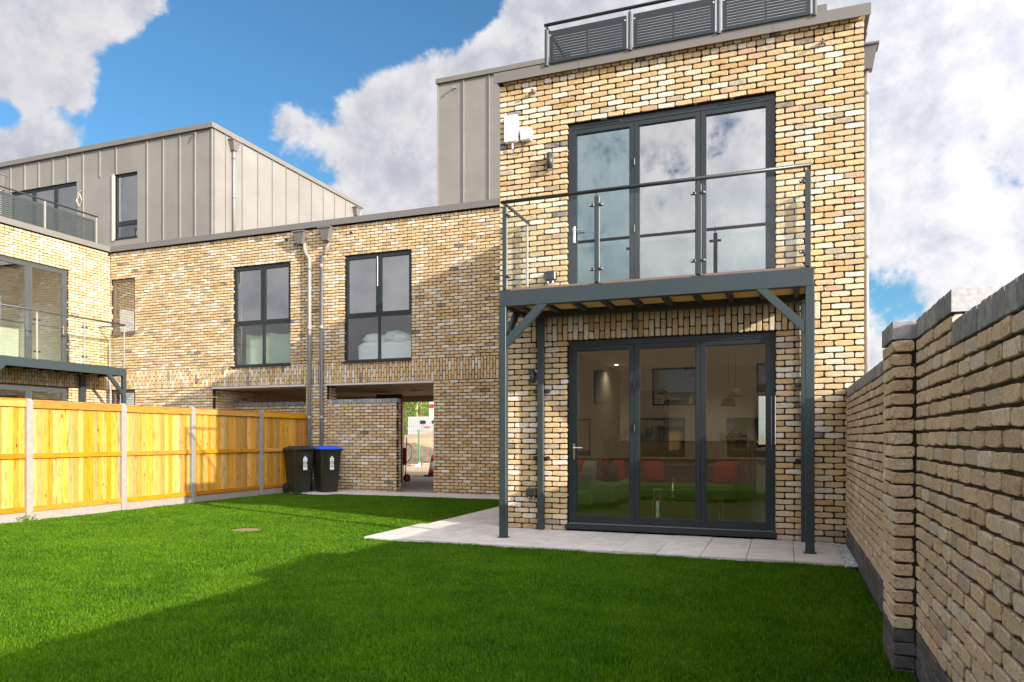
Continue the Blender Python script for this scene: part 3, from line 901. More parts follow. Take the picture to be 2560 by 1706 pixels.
# ---- items fixed to the front
def overflow(x, z, parent, T, cat=None, m='coping'):
    mb = MB(T)
    mb.tube([(x + .02, .05, z + .012), (x, -.085, z)], .021, 12)
    mb.tube([(x, -.0855, z), (x + .001, -.087, z)], .0165, 12)
    return mb.build('overflow_pipe', M[m], parent)
o1 = overflow(.52, 6.06, house, TA); o2 = overflow(4.25, 6.045, house, TA)
for o_, x_, z_ in ((o1, .52, 6.06), (o2, 4.25, 6.045)):
    mb = MB(TA); mb.tube([(x_, -.086, z_), (x_ - .001, -.0885, z_ - .0005)], .0155, 12); mb.build('pipe_mouth', M['black'], o_)
# wall lights
for (x0, x1, z0, z1, lab) in ((.725, .825, 4.93, 5.155, 'slim dark up-and-down wall light beside the upper glazed doors'),
                              (.475, .560, 1.965, 2.16, 'slim dark wall light below the balcony beside the lower doors')):
    t = empty('wall_light', ((x0 + x1) / 2, -.05, (z0 + z1) / 2), lab, 'wall light', 'slim wall lights on the brick front')
    xc = (x0 + x1) / 2
    mb = MB(); mb.tube([(xc, -.062, z0), (xc, -.062, z1)], (x1 - x0) / 2 * .86, 20); mb.build('lamp_body', M['steel'], t, smooth=True)
    boxobj('back_plate', M['alu'], t, x0 + .012, x1 - .012, -.022, .004, z0 + .02, z1 - .02, b=.003)
    mb = MB(); mb.tube([(xc, -.062, z0 - .003), (xc, -.062, z0 + .002)], (x1 - x0) / 2 * .7, 20); mb.build('lens', M['plaster'], t)
# white boxes
t = empty('alarm_box', (.2, -.05, 5.5), 'tall white plastic box on the brick below the parapet corner', 'alarm box')
boxobj('case', M['white'], t, .098, .300, -.085, .003, 5.385, 5.765, b=.012)
mb = MB(); mb.tube([(.215, -.045, 5.386), (.215, -.045, 5.33), (.216, -.04, 5.30)], .012, 8); mb.build('cable_gland', M['white'], t)
t = empty('junction_box', (.43, -.04, 5.47), 'small white junction box right of the tall white box', 'junction box')
boxobj('case', M['white'], t, .345, .500, -.085, .003, 5.385, 5.555, b=.010)
mb = MB(); mb.tube([(.216, -.038, 5.30), (.23, -.02, 5.26), (.29, -.012, 5.23), (.36, -.012, 5.27), (.39, -.015, 5.386)], .005, 6); mb.build('cable', M['black'], t)
# outdoor sockets
for (x0, x1, z0, z1, lab) in ((.425, .585, .388, .500, 'black weatherproof socket low on the wall between balcony posts'),
                              (.70, .865, 3.385, 3.52, 'round black weatherproof socket on the wall behind the balcony glass')):
    t = empty('outdoor_socket', ((x0 + x1) / 2, -.04, z0), lab, 'outdoor socket', 'weatherproof sockets on the brick front')
    boxobj('cover', M['black'], t, x0, x1, -.095, .003, z0, z1, b=.018)
    for q in (.28, .7):
        xx = x0 + (x1 - x0) * q
        mb = MB(); mb.tube([(xx, -.05, z0 - .032), (xx, -.05, z0 + .004)], .017, 10); mb.build('cable_gland', M['chrome'], t)

# ---- zinc clad top storey beside the main house and over the link building
def seam_panel(parent, T, x0, x1, z0, z1, y, seam=True):
    mb = MB(T); mb.box(x0 + .001, x1 - .001, y, y + .03, z0, z1)
    if seam: mb.box(x0 + .0015, x0 + .020, y - .032, y - .0005, z0 + .002, z1 - .002)
    return mb.build('zinc_panel', M['zinc'], parent)

# ================================================================== balcony of the main house
def balcony_post(mb, x0, x1, y0, y1, z0, z1): mb.bbox(x0, x1, y0, y1, z0, z1, b=.004)
bal = empty('balcony', (2.27, -.55, -.07), 'slate grey steel balcony with glass balustrade on square posts, by the tall house', 'balcony')
BX0, BX1, BY = .405, 4.128, -1.02
boxobj('front_beam', M['steel'], bal, BX0, BX1, BY, BY + .045, 2.888, 3.085, b=.003)
boxobj('front_beam_flange', M['steel'], bal, BX0 + .001, BX1 - .001, BY + .046, BY + .11, 2.888, 2.896)
boxobj('side_beam', M['steel'], bal, BX0, BX0 + .06, BY + .111, -.02, 2.888, 3.084)
boxobj('side_beam', M['steel'], bal, BX1 - .06, BX1, BY + .111, -.02, 2.888, 3.084)
boxobj('rear_beam', M['joist'], bal, BX0 + .061, BX1 - .061, -.30, -.22, 2.84, 3.05)
for (x0, x1) in ((BX0 - .006, BX0 + .086), (BX1 - .088, BX1 + .006)):
    p_ = boxobj('post', M['steel'], bal, x0, x1, BY - .003, BY + .09, -.066, 2.886, b=.004)
    boxobj('base_plate', M['steel'], p_, x0 - .02, x1 + .02, BY - .02, BY + .108, -.072, -.062)
for (x0, x1) in ((.605, .692), (4.012, 4.095)):
    p_ = boxobj('post', M['steel'], bal, x0, x1, -.105, -.03, -.066, 2.886, b=.004)
    for zz in (1.86, .925):
        mb = MB()
        for xx in (x0 - .045, x1 + .045):
            mb.tube([(xx, -.075, zz), (xx, .004, zz)], .028, 12); mb.tube([(xx, -.088, zz), (xx, -.074, zz)], .014, 8)
        mb.box(x0 - .045, x1 + .045, -.04, -.031, zz - .02, zz + .02)
        mb.build('wall_fixing', M['black'], p_)
def brace(x0, z0, x1, z1, y0, y1, wdt=.075):
    d = Vector((x1 - x0, 0, z1 - z0)).normalized(); n = Vector((-d.z, 0, d.x)) * wdt / 2
    P = [(x0 + n.x, z0 + n.z), (x1 + n.x, z1 + n.z), (x1 - n.x, z1 - n.z), (x0 - n.x, z0 - n.z)]
    return MB().prism(P, y0, y1, 'y').build('brace', M['steel'], bal)
def brace_poly(poly, y0, y1): return MB().prism(poly, y0, y1, 'y').build('brace', M['steel'], bal)
brace_poly([(3.525, 2.887), (3.645, 2.887), (4.045, 2.485), (4.045, 2.355)], BY + .004, BY + .07)
brace_poly([(.905, 2.887), (1.045, 2.887), (.488, 2.355), (.488, 2.49)], BY + .004, BY + .07)
for (x0, x1) in ((BX0 + .005, BX0 + .055), (BX1 - .055, BX1 - .005)):
    MB().prism([(-.93, 2.49), (-.93, 2.355), (-.40, 2.887), (-.535, 2.887)], x0, x1, 'x').build('brace', M['steel'], bal)
for k in range(10):
    xx = BX0 + .20 + k * .372
    boxobj('joist', M['joist'], bal, xx - .035, xx + .035, BY + .112, -.31, 2.889, 2.932)
for k in range(7):
    yy = BY + .05 + k * .097
    boxobj('soffit_board', M['deck_under'], bal, BX0 + .062, BX1 - .062, yy, yy + .093, 2.9325, 2.952)
boxobj('deck_edge_board', M['deck'], bal, BX0 + .05, BX1 - .05, BY + .012, BY + .048, 3.0855, 3.112)
boxobj('deck_surface', M['deck'], bal, BX0 + .062, BX1 - .062, BY + .05, -.02, 3.0855, 3.105)
hr = MB(); hr.tube([(.425, BY + .02, 4.225), (4.10, BY + .02, 4.225)], .024, 12); hr.build('handrail', M['alu'], bal, smooth=True)
hr = MB(); hr.tube([(.445, BY + .045, 4.222), (.60, -.035, 4.05 + .17)], .02, 12)
hr = MB(); hr.tube([(.447, BY + .045, 4.225), (.447, -.03, 4.225)], .021, 12); hr.build('handrail', M['alu'], bal, smooth=True)
hr = MB(); hr.tube([(4.08, BY + .045, 4.225), (4.08, -.03, 4.225)], .021, 12); hr.build('handrail', M['alu'], bal, smooth=True)
def clamp(x, y, z, d, par, T=None):
    mb = MB(T)
    mb.bbox(min(x, x + d * .058), max(x, x + d * .058), y - .016, y + .016, z - .018, z + .018, b=.006)
    mb.tube([(x + d * .044, y - .022, z), (x + d * .044, y - .014, z)], .010, 10)
    return mb.build('glass_clamp', M['black'], par, smooth=False)
def knob(x, y, z, par, T=None):
    MB(T).tube([(x, y - .024, z), (x, y - .017, z)], .0085, 10).build('clamp_stud', M['chrome'], par)
posts = [.465, 1.672, 2.884, 4.062]
for i, xp in enumerate(posts):
    mb = MB(); mb.bbox(xp - .026, xp + .026, BY + .012, BY + .030, 3.09, 4.165, b=.003); mb.box(xp + .0265, xp + .031, BY + .012, BY + .046, 3.09, 4.16)
    mb.tube([(xp, BY + .021, 4.164), (xp, BY + .021, 4.205)], .009, 8)
    bp = mb.build('baluster_post', M['steel'], bal)
    mb = MB(); mb.box(xp + .0315, xp + .034, BY + .010, BY + .047, 3.09, 4.16); mb.build('bright_edge', M['rwp'], bp)
    boxobj('foot_plate', M['steel'], bp, xp - .08, xp + .08, BY + .002, BY + .05, 3.0855, 3.094)
    for zz in (3.27, 4.055):
        if i > 0: clamp(xp - .027, BY + .021, zz, -1, bp); knob(xp - .070, BY + .021, zz, bp)
        if i < 3: clamp(xp + .027, BY + .021, zz, 1, bp); knob(xp + .070, BY + .021, zz, bp)
for a, b in zip(posts[:-1], posts[1:]):
    boxobj('glass_panel', M['balglass'], bal, a + .045, b - .045, BY + .017, BY + .025, 3.125, 4.14)
for xp in (.447, 4.08):
    mb = MB(); mb.bbox(xp - .012, xp + .012, -.085, -.045, 3.09, 4.165, b=.003); mb.tube([(xp, -.06, 4.165), (xp, -.06, 4.205)], .009, 8)
    mb.build('baluster_post', M['rwp'], bal)
    boxobj('glass_panel', M['balglass'], bal, xp - .004, xp + .004, BY + .08, -.10, 3.125, 4.14)

# ================================================================== roof railing of the main house
def louvre_panel(parent, T, x0, x1, y, z0, z1, nslot, m='alu'):
    mb = MB(T)
    w_ = .055; mid = (x0 + x1) / 2
    mb.box(x0, x0 + w_, y, y + .012, z0, z1); mb.box(x1 - w_, x1, y, y + .012, z0, z1)
    mb.box(mid - .010, mid + .010, y + .0005, y + .0115, z0 + .03, z1 - .06)
    h = (z1 - z0 - .05 - .065) / nslot; sl_ = h * .27
    mb.box(x0 + w_, x1 - w_, y + .0003, y + .0117, z1 - .065, z1); mb.box(x0 + w_, x1 - w_, y + .0003, y + .0117, z0, z0 + .05 )
    for i in range(nslot):
        a = z0 + .05 + i * h
        mb.box(x0 + w_, x1 - w_, y + .0008, y + .0112, a + sl_, a + h + (.0005 if i == nslot - 1 else 0))
    return mb.build('slatted_panel', M[m], parent)
rr = empty('roof_railing', (2.4, -.1, 6.35), 'dark slatted metal railing along the roof terrace of the tall house', 'railing')
RY = -.115
hr = MB(); hr.tube([(.715, RY, 6.905), (4.19, RY, 6.905)], .022, 12); hr.build('handrail', M['alu'], rr, smooth=True)
MB().tube([(.735, RY + .02, 6.905), (.735, 2.2, 6.905)], .02, 12).build('handrail', M['alu'], rr, smooth=True)
rp = [.742, 1.905, 3.04, 4.165]
for xp in rp:
    mb = MB(); mb.bbox(xp - .024, xp + .012, RY - .006, RY + .012, 6.345, 6.85, b=.002); mb.tube([(xp, RY, 6.85), (xp, RY, 6.89)], .008, 8)
    q_ = mb.build('baluster_post', M['steel'], rr)
    boxobj('bright_edge', M['rwp'], q_, xp + .014, xp + .026, RY - .004, RY + .014, 6.345, 6.84)
for a, b in zip(rp[:-1], rp[1:]):
    q_ = louvre_panel(rr, None, a + .045, b - .045, RY - .006, 6.365, 6.81, 9)
    for xx in (a + .062, b - .062):
        MB().tube([(xx, RY - .014, 6.745), (xx, RY - .005, 6.745)], .011, 8).build('clamp_stud', M['chrome'], q_)
for yy in (.9, 2.15):
    boxobj('baluster_post', M['steel'], rr, .725, .750, yy - .012, yy + .012, 6.386, 6.89)

# rain hopper on the right flank
def hopper(t, T, x, y, z, w=.215, h=.20, d=.15):
    """tapered rainwater head: rim top at z, centre x, back against y"""
    mb = MB(T)
    a, b = w / 2, .065
    zt = z - .03
    vs = [(x - a, y - d, zt), (x + a, y - d, zt), (x + a, y, zt), (x - a, y, zt), (x - b, y - d * .72, zt - h), (x + b, y - d * .72, zt - h), (x + b, y, zt - h), (x - b, y, zt - h)]
    mb.add(vs, [(0, 1, 2, 3), (7, 6, 5, 4), (0, 4, 5, 1), (1, 5, 6, 2), (2, 6, 7, 3), (3, 7, 4, 0)])
    mb.bbox(x - a - .022, x + a + .022, y - d - .022, y + .0, zt + .0008, z, b=.003)
    return mb.build('rain_hopper', M['coping_grey'] if True else None, t)
def pipe(t, T, pts, r=.036, joints=()):
    mb = MB(T); mb.tube(pts, r, 14)
    o = mb.build('pipe', M['rwp'], t, smooth=True)
    for (x, y, z) in joints:
        mb = MB(T); mb.tube([(x, y, z - .05), (x, y, z + .05)], r * 1.13, 14); mb.build('pipe_collar', M['rwp'], o, smooth=True)
    return o
t = empty('downpipe', (4.80, .4, 0), 'pale downpipe and hopper on the right flank of the tall house', 'downpipe')
TF = (4.725, .40, PI / 2)
hopper(t, TF, 0, 0, 6.10, w=.20, h=.27, d=.17)
pipe(t, TF, [(0, -.055, 5.82), (0, -.055, -.1)], .030, [(0, -.055, 5.55), (0, -.055, 3.5)])

# ================================================================== long link building
link = empty('link_building', (-8, 8, 0), 'long buff brick building with two square windows above open passages', 'building')
TL = (0.0, 5.7, 0.0)
LX0, LX1 = -14.2, -0.02
Z0L = -.145
LOPS = [(-9.83, -8.01, 3.08, 5.705), (-6.385, -4.52, 3.08, 5.705), (-14.18, -13.285, 4.13, 5.705), (-14.18, -13.285, .35, 2.555),
        (-10.515, -7.535, -.3, 2.555), (-6.90, -3.94, -.3, 2.555)]
LO2 = [(a - .006, b + .006, c - (.006 if c > 0 else 0), d + .006) for a, b, c, d in LOPS]
slab('wall', M['mortar'], link, TL, LX0 + .01, LX1, -.2, 6.50, .017, .30, LO2)
bk = courses(LX0, -1.6, Z0L, 36, LOPS, xg=-14.2) + soldiers(LX0, -1.6, 2.555, [[.225, .225, .075], [.1125, .225, .1875]])
bk += courses(LX0, -1.6, 3.08, 44, LOPS, xg=-14.2)
n_ = int((14.2 - 1.6) / .1125); p_ = (14.2 - 1.6) / n_
for i in range(n_):
    bk.append(('hdrd', LX0 + (i + .5) * p_, 3.08 + 44.5 * .075, (p_ - .0115) / .101, 1.0, -.012))
lay(link, TL, bk, M['brick'])
cp = MB(TL); cp.prism([(-.085, 6.475), (-.075, 6.475), (-.075, 6.5005), (.34, 6.5005), (.34, 6.625), (-.085, 6.625)], LX0 + .04, LX1, 'x')
cp.v = [(x, y, z) for (x, y, z) in cp.v]
# (prism along x takes (y,z) pairs already in the wall frame)
cpo = cp.build('coping', M['coping_grey'], link)
for xj in (-10.9, -5.0, -2.9):
    boxobj('coping_joint', M['coping'], cpo, xj - .01, xj + .01, -.0875, -.084, 6.475, 6.624, T=TL)
boxobj('roof', M['coping_grey'], link, LX0 + .3, LX1, 6.045, 12.0, 6.30, 6.40)
boxobj('rear_wall', M['farbrick'], link, -14.0, -8.32, 11.9, 12.2, -.2, 6.29)
boxobj('rear_lintel', M['soffit'], link, -8.319, -3.70, 11.9, 12.2, 2.40, 6.29)
boxobj('passage_soffit', M['soffit'], link, LX0 + .35, -3.68, 6.02, 11.89, 2.515, 2.70)
boxobj('soffit_beam', M['soffit'], link, -13.9, -3.95, 10.7, 10.9, 2.335, 2.5145)
boxobj('passage_side_wall', M['farbrick'], link, -3.93, -3.70, 6.005, 11.89, -.2, 2.514)
boxobj('passage_cross_wall', M['farbrick'], link, -10.9, -10.53, 6.005, 11.89, -.2, 2.514)
boxobj('pier_core', M['mortar'], link, -7.528, -6.91, 6.001, 6.11, -.2, 2.514)
lay(link, (-6.90, 5.7, PI / 2), courses(0.11, .41, Z0L, 35, (), xg=0), M['brick'], single=False, stuffname='pier_brickwork')
lay(link, (-10.515, 5.7, PI / 2), courses(0.11, 1.6, Z0L, 35, (), xg=0), M['brick'], single=False, stuffname='reveal_brickwork')
mw = MB(TL)
for a, b in ((-10.515, -7.535), (-6.90, -3.94)):
    mw.box(a + .002, b - .002, -.02, .30, 2.505, 2.553)
mw.build('lintel_trim', M['lintel'], link)
boxobj('dark_gate', M['black'], link, -7.45, -6.60, 8.95, 9.0, -.1, 2.47)
mb = MB(); mb.lathe([(.001, 0), (.12, 0), (.14, .02), (.14, .045), (.13, .05)], (-5.66, 8.1, 2.462), 20)
tag(mb.build('ceiling_light', M['white'], None, smooth=True), 'oval white bulkhead lamp on the passage ceiling', 'ceiling light')
# link floors and interior behind the two windows
boxobj('upper_floor', M['plaster'], link, -13.9, -.3, 6.003, 11.89, 2.72, 2.95)
mw = MB(); mw.box(-13.9, -.3, 9.0, 9.1, 2.951, 6.29); mw.box(-10.3, -10.2, 6.005, 8.999, 2.951, 6.29); mw.box(-7.35, -7.2, 6.005, 8.999, 2.951, 6.29); mw.box(-3.4, -3.3, 6.005, 8.999, 2.951, 6.29)
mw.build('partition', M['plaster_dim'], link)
boxobj('ceiling', M['plaster'], link, -13.9, -.3, 6.003, 8.999, 5.9, 5.98)
def four_pane(x0, x1, z0, z1, ztr, xm):
    f = MB(TL); f.ring(x0 + .003, x1 - .003, z0 + .003, z1 - .003, .055, .125, .032, .045, .05)
    f.box(x0 + .036, x1 - .036, .056, .124, ztr - .028, ztr + .028)
    f.box(xm - .028, xm + .028, .0565, .1235, z0 + .05, ztr - .0285); f.box(xm - .028, xm + .028, .0565, .1235, ztr + .0285, z1 - .055)
    fo = f.build('window_frame', M['alu'], link)
    for (a, b) in ((x0 + .036, xm - .0285), (xm + .0285, x1 - .036)):
        sash(link, TL, a, b, ztr + .029, z1 - .054, .045, .048, .07, 'window_sash', 'alu', 'pane_sky')
        boxobj('pane', M['pane_low'], fo, a, b, .085, .091, z0 + .049, ztr - .0295, T=TL)
    boxobj('window_sill', M['alu'], link, x0 - .07, x1 + .02, -.045, .05, z0 - .03, z0 + .002, T=TL, b=.004)
four_pane(-9.83, -8.01, 3.08, 5.705, 4.19, -8.895)
four_pane(-6.385, -4.52, 3.08, 5.705, 4.19, -5.44)
boxobj('safety_bar', M['white'], link, -5.475, -5.462, .030, .044, 4.9, 5.62, T=TL)
sash(link, TL, -14.16, -13.29, 4.135, 5.70, .05, .07, .06, 'window_sash', 'brown_frame', 'pane')
boxobj('window_sill', M['brown_frame'], link, -14.19, -13.27, -.035, .049, 4.105, 4.133, T=TL)
sash(link, TL, -14.16, -13.29, .36, 2.55, .05, .07, .06, 'window_sash', 'brown_frame', 'pane')
# fabric seen through the windows
def drape(name, x0, x1, y, z0, ztop, sag, m, lab, cat):
    mb = MB(); n = 24
    vs = []
    for i in range(n + 1):
        u_ = i / n; x = x0 + (x1 - x0) * u_; k = 1 - sag * math.sin(PI * ((u_ * 2) % 1.0)); yy = y + .03 * math.sin(u_ * 9)
        vs += [(x, yy, z0), (x, yy, z0 + (ztop - z0) * k)]
    mb.add(vs, [(2 * i, 2 * i + 2, 2 * i + 3, 2 * i + 1) for i in range(n)])
    return tag(mb.build(name, M[m], None), lab, cat)
drape('curtain', -9.70, -8.07, 6.05, 3.0, 3.98, .06, 'curtain', 'grey green sagging cloth behind the lower panes left of the downpipes', 'curtain')
bed = empty('bed', (-5.5, 6.9, 2.95), 'white rumpled bed behind the window right of the downpipes', 'bed')
boxobj('mattress', M['linen'], bed, -6.4, -4.6, 6.25, 7.9, 3.0, 3.62, b=.08)
mb = MB()
for k, (a, b, c) in enumerate(((-6.05, 6.6, 3.72), (-5.55, 6.8, 3.80), (-5.2, 6.55, 3.68), (-4.9, 7.0, 3.70))):
    prof = [(.02, -.16), (.26, -.12), (.34, 0), (.24, .12), (.03, .17)]
    mb.lathe(prof, (a, b, c), 14)
mb.build('duvet', M['linen'], bed, smooth=True)
boxobj('headboard', M['curtain'], bed, -4.55, -4.30, 6.3, 7.9, 3.0, 4.1)
# downpipes on the link facade
for (lab, xh, zh, xp, mat_z, xs_) in (('left of the two grey downpipes with hopper between the square windows', -7.62, 6.40, -7.375, .85, 1),
                                 ('right of the two grey downpipes with hopper, ending behind the bins', -6.85, 6.42, -7.015, .85, -1)):
    t = empty('downpipe', (xp, 5.6, 0), lab, 'downpipe', 'grey downpipes with square hoppers between the two windows')
    hopper(t, TL, xh, -.012, zh, w=.34, h=.28, d=.19)
    zz = zh - .31
    pipe(t, TL, [(xh + .10 * (1 if xs_ > 0 else .6), -.07, zz + .02), (xh + .10 * (1 if xs_ > 0 else .6), -.07, zz - .14), ((xh + xp) / 2 + .03, -.07, zz - .26), (xp, -.07, zz - .38), (xp, -.07, -.08)], .044,
         [(xp, -.07, zz - .62), (xp, -.07, 3.95), (xp, -.07, 1.7)])
for xo in (-8.10, -6.17):
    mb = MB(TL); mb.tube([(xo, .02, 6.27), (xo - .01, -.07, 6.255)], .022, 10); mb.build('overflow_pipe', M['black'], link)

# screen walls in the passages
def screen(x0, x1, y, z1, lab, ret=True):
    t = empty('screen_wall', ((x0 + x1) / 2, y + .1, -.14), lab, 'screen wall')
    T = (0, y, 0)
    n = int((z1 - .115 + .145) / .075)
    slab('wall_core', M['mortar'], t, T, x0 + .01, x1 - .008, -.2, z1 - .11, .017, .215)
    lay(t, T, courses(x0, x1, z1 - .112 - n * .075, n, (), xg=x1 - .225 * 20), M['brick'])
    if ret: lay(t, (x1, y, PI / 2), courses(.105, .222, z1 - .112 - n * .075, n, (), xg=.105), M['brick'], single=False, stuffname='end_brickwork')
    m_ = int((x1 - x0) / .0775); p = (x1 - x0) / m_
    lay(t, T, [('cope', x0 + (i + .5) * p, z1 - .056, 1.0, 1.0, 0.0) for i in range(m_)], M['blue_brick'], name='coping_brick')
screen(-6.90, -4.92, 5.7, 2.155, 'buff brick screen wall with dark coping beside the passage opening, behind the bins')
screen(-10.51, -7.54, 6.5, 2.17, 'low brick screen wall with dark coping in the left passage, behind the fence end', False)

# ---- zinc storey over the left part
zs = empty('zinc_storey', (-14, 9, 6.4), 'grey standing seam zinc storey with a tall narrow window, on the left roof', 'roof storey')
TZ = (0, 5.8, 0)
seams = [-21.5, -20.9, -20.3, -19.68, -19.07, -18.448, -17.828, -17.22, -16.624, -16.029, -15.387, -14.728, -14.087, -13.504, -12.92, -12.332, -11.738, -11.206, -10.618]
ZB, ZT = 6.38, 9.54
for a, b in zip(seams[:-1], seams[1:]):
    segs = [(ZB, ZT)]
    if -18.6 < a < -15.5: segs = [(8.74, ZT)]
    elif a in (-14.728,): segs = [(ZB, ZT)]
    if a in (-14.087, -14.728): segs = [(8.735, ZT)]
    if a == -13.504: segs = []
    for z0, z1 in segs:
        seam_panel(zs, TZ, a, b, z0, z1, 0)
# pieces around the narrow window and the wide one
MB(TZ).box(-13.300, -12.921, 0, .03, ZB, 8.734).box(-13.503, -12.921, .0002, .0298, 8.735, ZT).build('zinc_panel', M['zinc'], zs)
for o_ in list(zs.children):
    pass
MB(TZ).box(-14.727, -14.161, .0003, .0297, ZB, 8.734).build('zinc_panel', M['zinc'], zs)
boxobj('zinc_panel', M['zinc'], zs, -14.16, -13.301, 0.0004, .0296, ZB, 6.865, T=TZ)
boxobj('zinc_panel', M['zinc'], zs, -15.664, -15.388, 0.0004, .0296, ZB, 8.739, T=TZ)
f = MB(TZ); f.box(-14.24, -14.161, -.03, .0, 6.84, 8.74); f.build('window_jamb', M['cream'], zs)
sash(zs, TZ, -14.155, -13.305, 7.33, 8.73, .05, .055, .06, 'window_sash', 'alu', 'pane_sky')
sash(zs, TZ, -14.155, -13.305, 6.875, 7.329, .05, .055, .06, 'window_sash', 'alu', 'pane')
boxobj('window_sill', M['alu'], zs, -14.17, -13.29, -.03, .05, 6.866, 6.8745, T=TZ)
for a, b in ((-18.44, -17.52), (-17.515, -16.59), (-16.585, -15.668)):
    sash(zs, TZ, a, b, 6.5, 8.735, .05, .07, .06, 'window_sash', 'alu', 'pane_sky')
boxobj('storey_core', M['black'], zs, -21.4, -10.66, 6.06, 13.1, 6.41, 9.5)
fa = MB(); fa.box(-21.5, -10.55, 5.72, 5.80, 9.545, 9.68); fa.box(-10.63, -10.55, 5.801, 13.2, 9.545, 9.68); fa.box(-21.5, -10.631, 5.801, 13.2, 9.60, 9.679)
fa.build('fascia', M['coping'], zs)
TS = (-10.60, 5.83, PI / 2)
ss = [0.0, .43, 1.08, 1.725, 2.37, 3.015, 3.65, 4.30, 4.94, 5.59, 6.25, 7.32]
for a, b in zip(ss[:-1], ss[1:]):
    mb = MB(TS); mb.box(a + .001, b - .001, 0, .03, ZB, ZT)
    mb.box(a + .0015, a + .016, -.028, -.0005, ZB, ZT - .002)
    mb.build('zinc_panel', M['zinc'], zs)
boxobj('corner_trim', M['zinc'], zs, -10.634, -10.606, 5.768, 5.798, ZB, ZT)
mb = MB(TZ); mb.tube([(-11.13, .02, 9.49), (-11.20, -.05, 9.47), (-11.06, -.13, 9.40)], .022, 8); mb.build('overflow_pipe', M['zinc'], zs)
mb = MB(TZ); mb.tube([(-15.42, -.01, 8.45), (-15.55, -.04, 8.38), (-15.62, -.05, 8.15), (-15.5, -.04, 7.98), (-15.42, -.03, 8.15), (-15.5, -.04, 8.35), (-15.63, -.03, 8.1)], .009, 6); mb.build('loose_cable', M['cream'], zs)
t = empty('downpipe', (-10.5, 6.5, 6.5), 'zinc hopper and downpipe near the corner of the zinc storey', 'downpipe')
hopper(t, TS, .69, -.01, 9.47, w=.30, h=.26, d=.17); pipe(t, TS, [(.69, -.07, 9.2), (.69, -.07, 6.5)], .035, [(.69, -.07, 9.0), (.69, -.07, 7.9)])
t = empty('downpipe', (-10.5, 12.7, 6.5), 'zinc hopper at the far low end of the zinc storey, seen above the coping', 'downpipe')
hopper(t, TS, 6.85, -.01, 9.42, w=.30, h=.26, d=.17); pipe(t, TS, [(6.85, -.07, 9.2), (6.85, -.07, 6.5)], .035)
t = empty('downpipe', (-18.7, 5.7, 6.5), 'zinc hopper and pipe above the left roof railing, at the picture edge', 'downpipe')
hopper(t, TZ, -18.82, -.01, 9.29, w=.34, h=.42, d=.17); pipe(t, TZ, [(-18.82, -.07, 8.85), (-18.82, -.07, 6.7)], .05)
# ---- zinc storey next to the tall house
zr = empty('zinc_storey', (-2, 9, 6.4), 'narrow zinc clad storey rising behind the left corner of the tall brick house', 'roof storey')
TZ2 = (0, 5.8, 0)
for a, b in zip([-3.874, -3.204, -2.555, -1.9, -1.25], [-3.204, -2.555, -1.9, -1.25, -.6]):
    seam_panel(zr, TZ2, a, b, 6.52, 9.56, 0)
fa = MB(); fa.box(-3.90, -.6, 5.74, 5.80, 9.562, 9.67); fa.box(-3.90, -3.82, 5.801, 11.8, 9.562, 9.67); fa.box(-3.819, -.6, 5.801, 11.8, 9.60, 9.669)
fa.build('fascia', M['coping'], zr)
boxobj('side_cladding', M['zinc'], zr, -3.874, -3.845, 5.831, 11.8, 6.41, 9.561)
boxobj('storey_core', M['zinc'], zr, -3.84, -.6, 5.835, 11.8, 6.41, 9.59)
mb = MB(TZ2); mb.tube([(-3.38, .02, 9.42), (-3.44, -.10, 9.38), (-3.43, -.11, 9.33)], .022, 8); mb.build('overflow_pipe', M['coping_grey'], zr)

# ================================================================== left wing (faces the sun)
wing = empty('left_wing_house', (-17, 2, 0), 'sunlit pale buff brick house at the left edge with a balcony', 'house')
TW = (-14.2, 5.7, PI / 2)      # x runs along +Y from the inner corner, so the wing lies at negative x
WO = [(-4.4, -1.30, 3.08, 5.73), (-4.4, -1.30, -.2, 2.555)]
WO2 = [(a - .006, b + .006, c, d + .006) for a, b, c, d in WO]
slab('wall', M['mortar_grey'], wing, TW, -4.7, -.015, -.2, 6.50, .017, .30, WO2)
bk = courses(-4.7, 0, Z0L, 36, WO, xg=-4.7) + soldiers(-4.7, 0, 2.555, [[.225, .225, .075], [.1125, .225, .1875]]) + courses(-4.7, 0, 3.08, 44, WO, xg=-4.7)
for i in range(41):
    bk.append(('hdrd', -4.7 + (i + .5) * .1125, 3.08 + 44.5 * .075, 1.0, 1.0, -.012))
lay(wing, TW, bk, M['brick'])
cp = MB(TW); cp.prism([(-.085, 6.475), (-.075, 6.475), (-.075, 6.5005), (.34, 6.5005), (.34, 6.625), (-.085, 6.625)], -4.7, .04, 'x')
cp.build('coping', M['coping'], wing)
boxobj('roof', M['coping_grey'], wing, -22, -14.55, 1.05, 5.68, 6.25, 6.40)
boxobj('far_side_wall', M['farbrick'], wing, -22, -21.7, 1.05, 5.68, -.2, 6.24)
boxobj('end_wall', M['farbrick'], wing, -21.69, -14.5, 1.05, 1.35, -.2, 6.24)
boxobj('rear_wall', M['plaster'], wing, -21.69, -14.5, 5.4, 5.68, -.2, 6.24)
boxobj('upper_floor', M['plaster'], wing, -21.69, -14.51, 1.36, 5.39, 2.75, 2.95)
boxobj('partition', M['plaster'], wing, -17.6, -17.5, 1.36, 5.39, 2.951, 6.2)
for z0, z1 in ((3.10, 5.725), (.0, 2.55)):
    f = MB(TW); f.ring(-4.39, -1.305, z0, z1, .055, .15, .05, .06, .07); f.build('door_frame', M['alu_grey'], wing)
    for k in range(3):
        a = -4.34 + k * .998
        s_ = sash(wing, TW, a, a + .992, z0 + .061, z1 - .071, .06, .075, .06, 'door_leaf', 'alu_grey', 'pane')
        if k == 2: handle(s_, TW, a + .95, .06, z0 + 1.0, -1)
